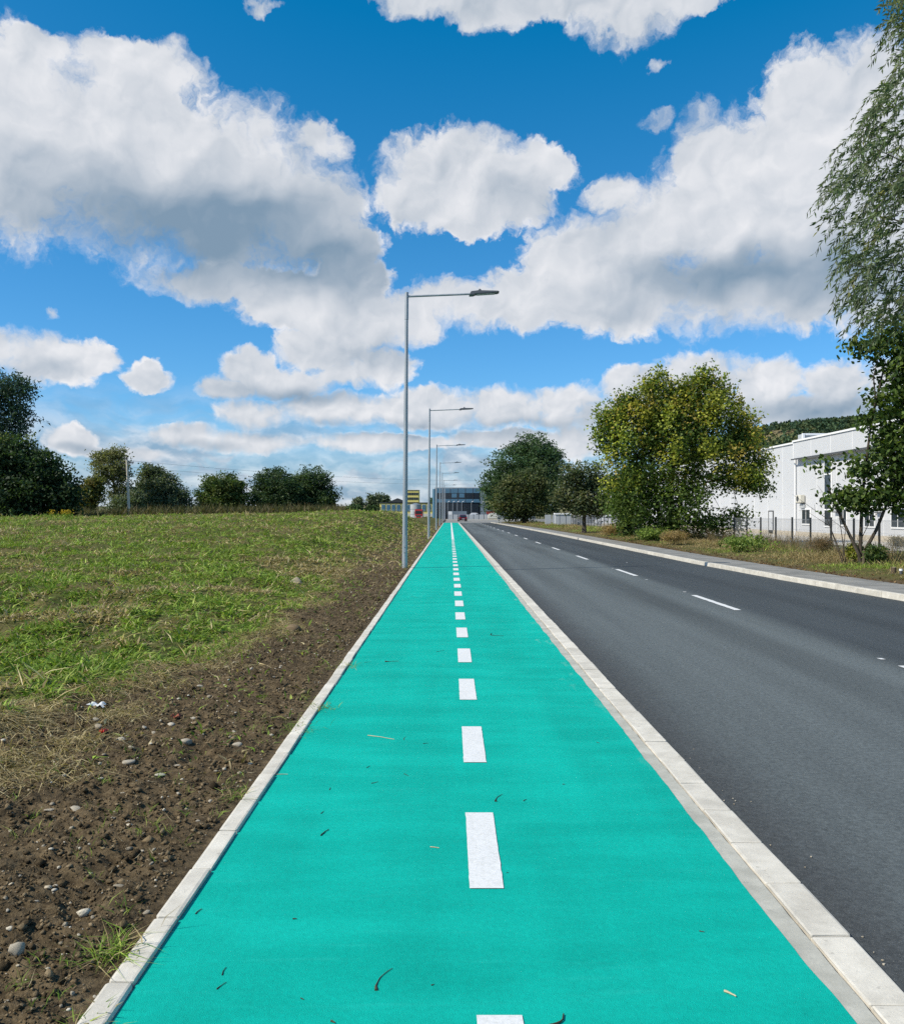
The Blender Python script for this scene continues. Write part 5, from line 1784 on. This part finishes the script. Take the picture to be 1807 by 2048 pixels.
# ------------------------------------------------------------------ right verge vegetation
def verge_cover():
    rng = np.random.default_rng(15)
    N = 150000
    Y = np.exp(rng.uniform(math.log(14), math.log(160), N)); t = rng.uniform(0, 1, N)
    x0 = xr(Y) + 1.52
    X = x0 + t*(16.4 - x0)
    dens = fbm(X, Y, .9, 3, .55, 61)
    edge = ss(X - x0, 0.0, .8)
    keep = rng.uniform(0, 1, N) < (.25 + .75*ss(dens, .35, .6))*(.12 + .88*edge)
    X, Y = X[keep], Y[keep]; n = len(X)
    hgt = .10 + .30*ss(X - xr(Y) - 1.5, .6, 3.2)*ss(fbm(X, Y, .5, 3, .5, 63), .35, .65)
    gr = ss(fbm(X, Y, .35, 3, .5, 64), .46, .60)
    isg = rng.uniform(0, 1, n) < gr*.75
    col = np.where(isg[:, None], palette(n, rng, GREENS, None, .22), palette(n, rng, np.array([(.34, .265, .12), (.27, .20, .09), (.42, .34, .17), (.19, .135, .07)]), None, .22))
    h = hgt*rng.uniform(.4, 1.35, n); w = rng.uniform(.006, .012, n)*np.minimum(1 + Y/40, 3.5)
    V, Fc, C = blades(np.stack([X, Y, verge_z(X, Y) - .02], -1), rng, h, w, rng.uniform(.2, 1.3, n), col, .4)
    o = link('verge_grass', mesh_np('verge_grass', V, Fc, C), 'grass_blade')
    tag(o, 'dry yellowish grass and weeds on the verge below the fence', 'grass', kind='stuff')
    # tall feathery dead weeds by the fence
    n0 = 260; per = 26
    Yc = rng.uniform(26, 75, n0); Xc = rng.uniform(13.6, 16.5, n0); hh = rng.uniform(.4, 1.15, n0)
    cx = np.repeat(Xc, per) + rng.normal(0, .10, n0*per); cy = np.repeat(Yc, per) + rng.normal(0, .10, n0*per); n = n0*per
    V, Fc, C = blades(np.stack([cx, cy, verge_z(cx, cy)], -1), rng, np.repeat(hh, per)*rng.uniform(.5, 1.1, n), rng.uniform(.007, .014, n), rng.uniform(.08, .6, n), palette(n, rng, [(.20, .15, .08), (.26, .20, .11), (.13, .10, .055)], None, .2), .4)
    o = link('dead_weeds', mesh_np('dead_weeds', V, Fc, C), 'grass_blade')
    tag(o, 'tall feathery dead weeds standing along the yard fence', 'dead grass', kind='stuff')
    # leaf litter at the pavement edge
    n = 900
    Y = rng.uniform(16, 60, n); X = xr(Y) + 1.45 + np.abs(rng.normal(0, .35, n))
    a, b = frames(n, rng, 2.0)
    V, Fc = leafset(np.stack([X, Y, verge_z(X, Y) + .02], -1), a, b, rng.uniform(.05, .10, n), rng.uniform(.03, .06, n), OVATE)
    o = link('fallen_leaves', mesh_np('fallen_leaves', V, Fc, np.repeat(palette(n, rng, [(.16, .085, .035), (.24, .15, .06), (.10, .055, .028)], None, .2), 6, 0)), 'leaf')
    tag(o, 'brown fallen leaves along the far edge of the pavement', 'leaves', kind='stuff')


verge_cover()


def shrub(u, v, Y, ru, rv, cols, label, n=60, per=26, L=.09, W=.06, cr=.13, seed=0, name='shrub', cat='shrub'):
    x = (u - VU)/F*Y
    z = float(verge_z(np.array([x]), np.array([Y]))[0])
    q = at(u, v, Y)
    lb = [(x, Y, z + rv/F*Y*.9, ru/F*Y, ru/F*Y*.8, rv/F*Y*.9), (x + .3*ru/F*Y, Y + .2, z + rv/F*Y*.5, ru/F*Y*.7, ru/F*Y*.6, rv/F*Y*.5), (x - .4*ru/F*Y, Y - .2, z + rv/F*Y*.45, ru/F*Y*.6, ru/F*Y*.6, rv/F*Y*.5)]
    return tree(name, label, (x, Y, z), lb, n, per, cr, L, W, OVATE, cols, None, .018, seed, limbs=3, twigs=20, cat=cat)


BRIGHT = [(.17, .24, .050), (.22, .29, .066), (.13, .19, .042)]
YEL = [(.27, .28, .044), (.33, .30, .052), (.19, .225, .042)]
shrub(1490, 1106, 36.5, 52, 4, BRIGHT, 'low bright green leafy weed patch on the verge by the pavement', 70, 18, .10, .07, .17, 71, 'weed_patch', 'weeds')
shrub(1705, 1105, 27.6, 12, 24, YEL, 'yellow-green sapling at the foot of the leaning multi-stemmed tree', 46, 20, .08, .055, .10, 72, 'sapling', 'shrub')
shrub(1745, 1122, 26.8, 22, 12, G_MID, 'dark green weeds right of the leaning stems on the verge', 60, 22, .09, .06, .10, 73, 'weed_patch', 'weeds')
shrub(1305, 1072, 50.0, 30, 14, BRIGHT, 'green undergrowth at the foot of the maple', 60, 26, .13, .09, .16, 74, 'weed_patch', 'weeds')
DRYC = [(.34, .24, .10), (.42, .31, .14), (.26, .18, .085)]
shrub(1345, 1088, 45.0, 26, 12, DRYC, 'rounded dry golden weed heap on the verge in front of the maple', 90, 30, .14, .02, .14, 75, 'dry_weeds', 'weeds')
shrub(1222, 1062, 62.0, 26, 14, DRYC, 'dry golden weed heap left of the maple trunk', 90, 30, .16, .025, .18, 76, 'dry_weeds', 'weeds')
shrub(1290, 1068, 55.0, 16, 10, G_DARK, 'dark green bush under the left side of the maple', 60, 26, .13, .09, .16, 77, 'bush', 'shrub')
shrub(1640, 1105, 33.0, 24, 20, [(.20, .14, .075), (.15, .105, .06), (.26, .19, .10)], 'brown withered weed clump between two fence posts', 80, 28, .13, .012, .15, 78, 'dry_weeds', 'weeds')
shrub(1790, 1083, 40.0, 14, 10, [(.16, .13, .06), (.20, .16, .075), (.10, .10, .04)], 'small dry bush in the yard near the right edge', 50, 26, .14, .02, .14, 79, 'dry_bush', 'shrub')

# bare leaning stems and dry twigs below the multi-stemmed tree
def bare_twigs():
    rnd = random.Random(8)
    t = thing('bare_sapling', 'leafless thin sapling arching left below the leaning stems', 'shrub', (12.0, 27.4, .05))
    mb = MB(); m2 = MB()
    for (du, dv) in ((-95, -75), (-120, -110), (-70, -130), (-50, -60), (40, -80)):
        e = at(1700 + du, 1085 + dv*.9, 27.4) - Vector(t.location)
        p0 = Vector((rnd.uniform(-.15, .15), 0, .0)); mid = p0.lerp(e, .5) + Vector((.25, rnd.uniform(-.2, .2), .35))
        mb.tube([p0, mid, e], [.016, .010, .003], 5)
        for j in range(7):
            f = rnd.uniform(.35, .95); q = (mid.lerp(e, (f - .5)*2) if f > .5 else p0.lerp(mid, f*2))
            m2.tube([q, q + Vector((rnd.uniform(-.35, .15), rnd.uniform(-.2, .2), rnd.uniform(-.12, .22)))], [.005, .0015], 4, caps=False)
    mb.build('stems', 'bark', t, smooth=True); m2.build('side_twigs', 'bark', t)['kind'] = 'stuff'


bare_twigs()

# sawn stump with a pale stub at the pavement edge
x, y = ground(1782, 1153)
t = thing('tree_stump', 'short dark sawn tree stump at the pavement edge on the right', 'stump', (x, y, .0))
MB().tube([(0, 0, -.1), (0, 0, .12), (.01, 0, .27)], [.085, .062, .058], 12).build('trunk', 'stump_wood', t, smooth=True)
MB().tube([(.01, 0, .2705), (.01, 0, .276)], [.056, .055], 12).build('cut_face', 'straw', t)
x, y = ground(1797, 1155)
t = thing('marker_post', 'short pale marker stub beside the sawn stump', 'post', (x, y, .0))
MB().tube([(0, 0, -.1), (0, 0, .20)], [.040, .036], 10).build('post', 'grey_metal', t)
MB().tube([(0, 0, .201), (0, 0, .25)], [.046, .044], 10).build('cap', 'plastic_white', t)

# reeds and brown scrub below the left treeline, flowers on the crest
def crest_cover():
    rng = np.random.default_rng(18)
    n = 26000
    Y = rng.uniform(92, 140, n); u = rng.uniform(120, 690, n); X = (u - VU)/F*Y
    d = fbm(X, Y, .12, 3, .5, 81)
    ok = d > .42; X, Y, d = X[ok], Y[ok], d[ok]; n = len(X)
    Z = field_z(X, Y, False)
    h = rng.uniform(.5, 1.5, n)*ss(d, .40, .62) + .25
    V, Fc, C = blades(np.stack([X, Y, Z], -1), rng, h, rng.uniform(.05, .11, n), rng.uniform(.1, .7, n), palette(n, rng, [(.12, .100, .048), (.15, .125, .058), (.090, .090, .038), (.105, .11, .042)], None, .22), .35)
    o = link('brown_scrub', mesh_np('brown_scrub', V, Fc, C), 'grass_blade')
    tag(o, 'brownish scrub and dead reeds below the left treeline', 'scrub', kind='stuff')


crest_cover()
for i, (u, v, r) in enumerate(((105, 1024, 7), (128, 1023, 9), (136, 1026, 5), (545, 1024, 5))):
    Y = 68.0 if i < 3 else 98.0
    x = (u - VU)/F*Y
    z = float(field_z(np.array([x]), np.array([Y]), False)[0])
    rng_ = np.random.default_rng(90 + i)
    t = thing('goldenrod_clump', ['left', 'tallest middle', 'right', 'lone far'][i] + ' clump of yellow wildflowers on the crest of the field', 'flowers', (x, Y, z), 0, 'yellow flower clumps on the crest')
    n = 70
    c = np.stack([rng_.normal(0, .22, n), rng_.normal(0, .2, n), np.zeros(n)], -1)
    V, Fc, C = blades(c, rng_, rng_.uniform(.2, .6, n), np.full(n, .03), rng_.uniform(.1, .6, n), palette(n, rng_, GREENS, None, .2), .2)
    link('stalks', mesh_np('stalks', V, Fc, C), 'grass_blade', t)
    m = 60
    c = np.stack([rng_.normal(0, .2, m), rng_.normal(0, .2, m), rng_.uniform(.3, .65, m)], -1)
    a, b = frames(m, rng_, .5)
    V, Fc = leafset(c, a, b, .10, .08, DIAMOND)
    link('blossoms', mesh_np('blossoms', V, Fc, np.repeat(palette(m, rng_, [(.55, .40, .03), (.45, .30, .03)], None, .15), 4, 0)), 'leaf', t)
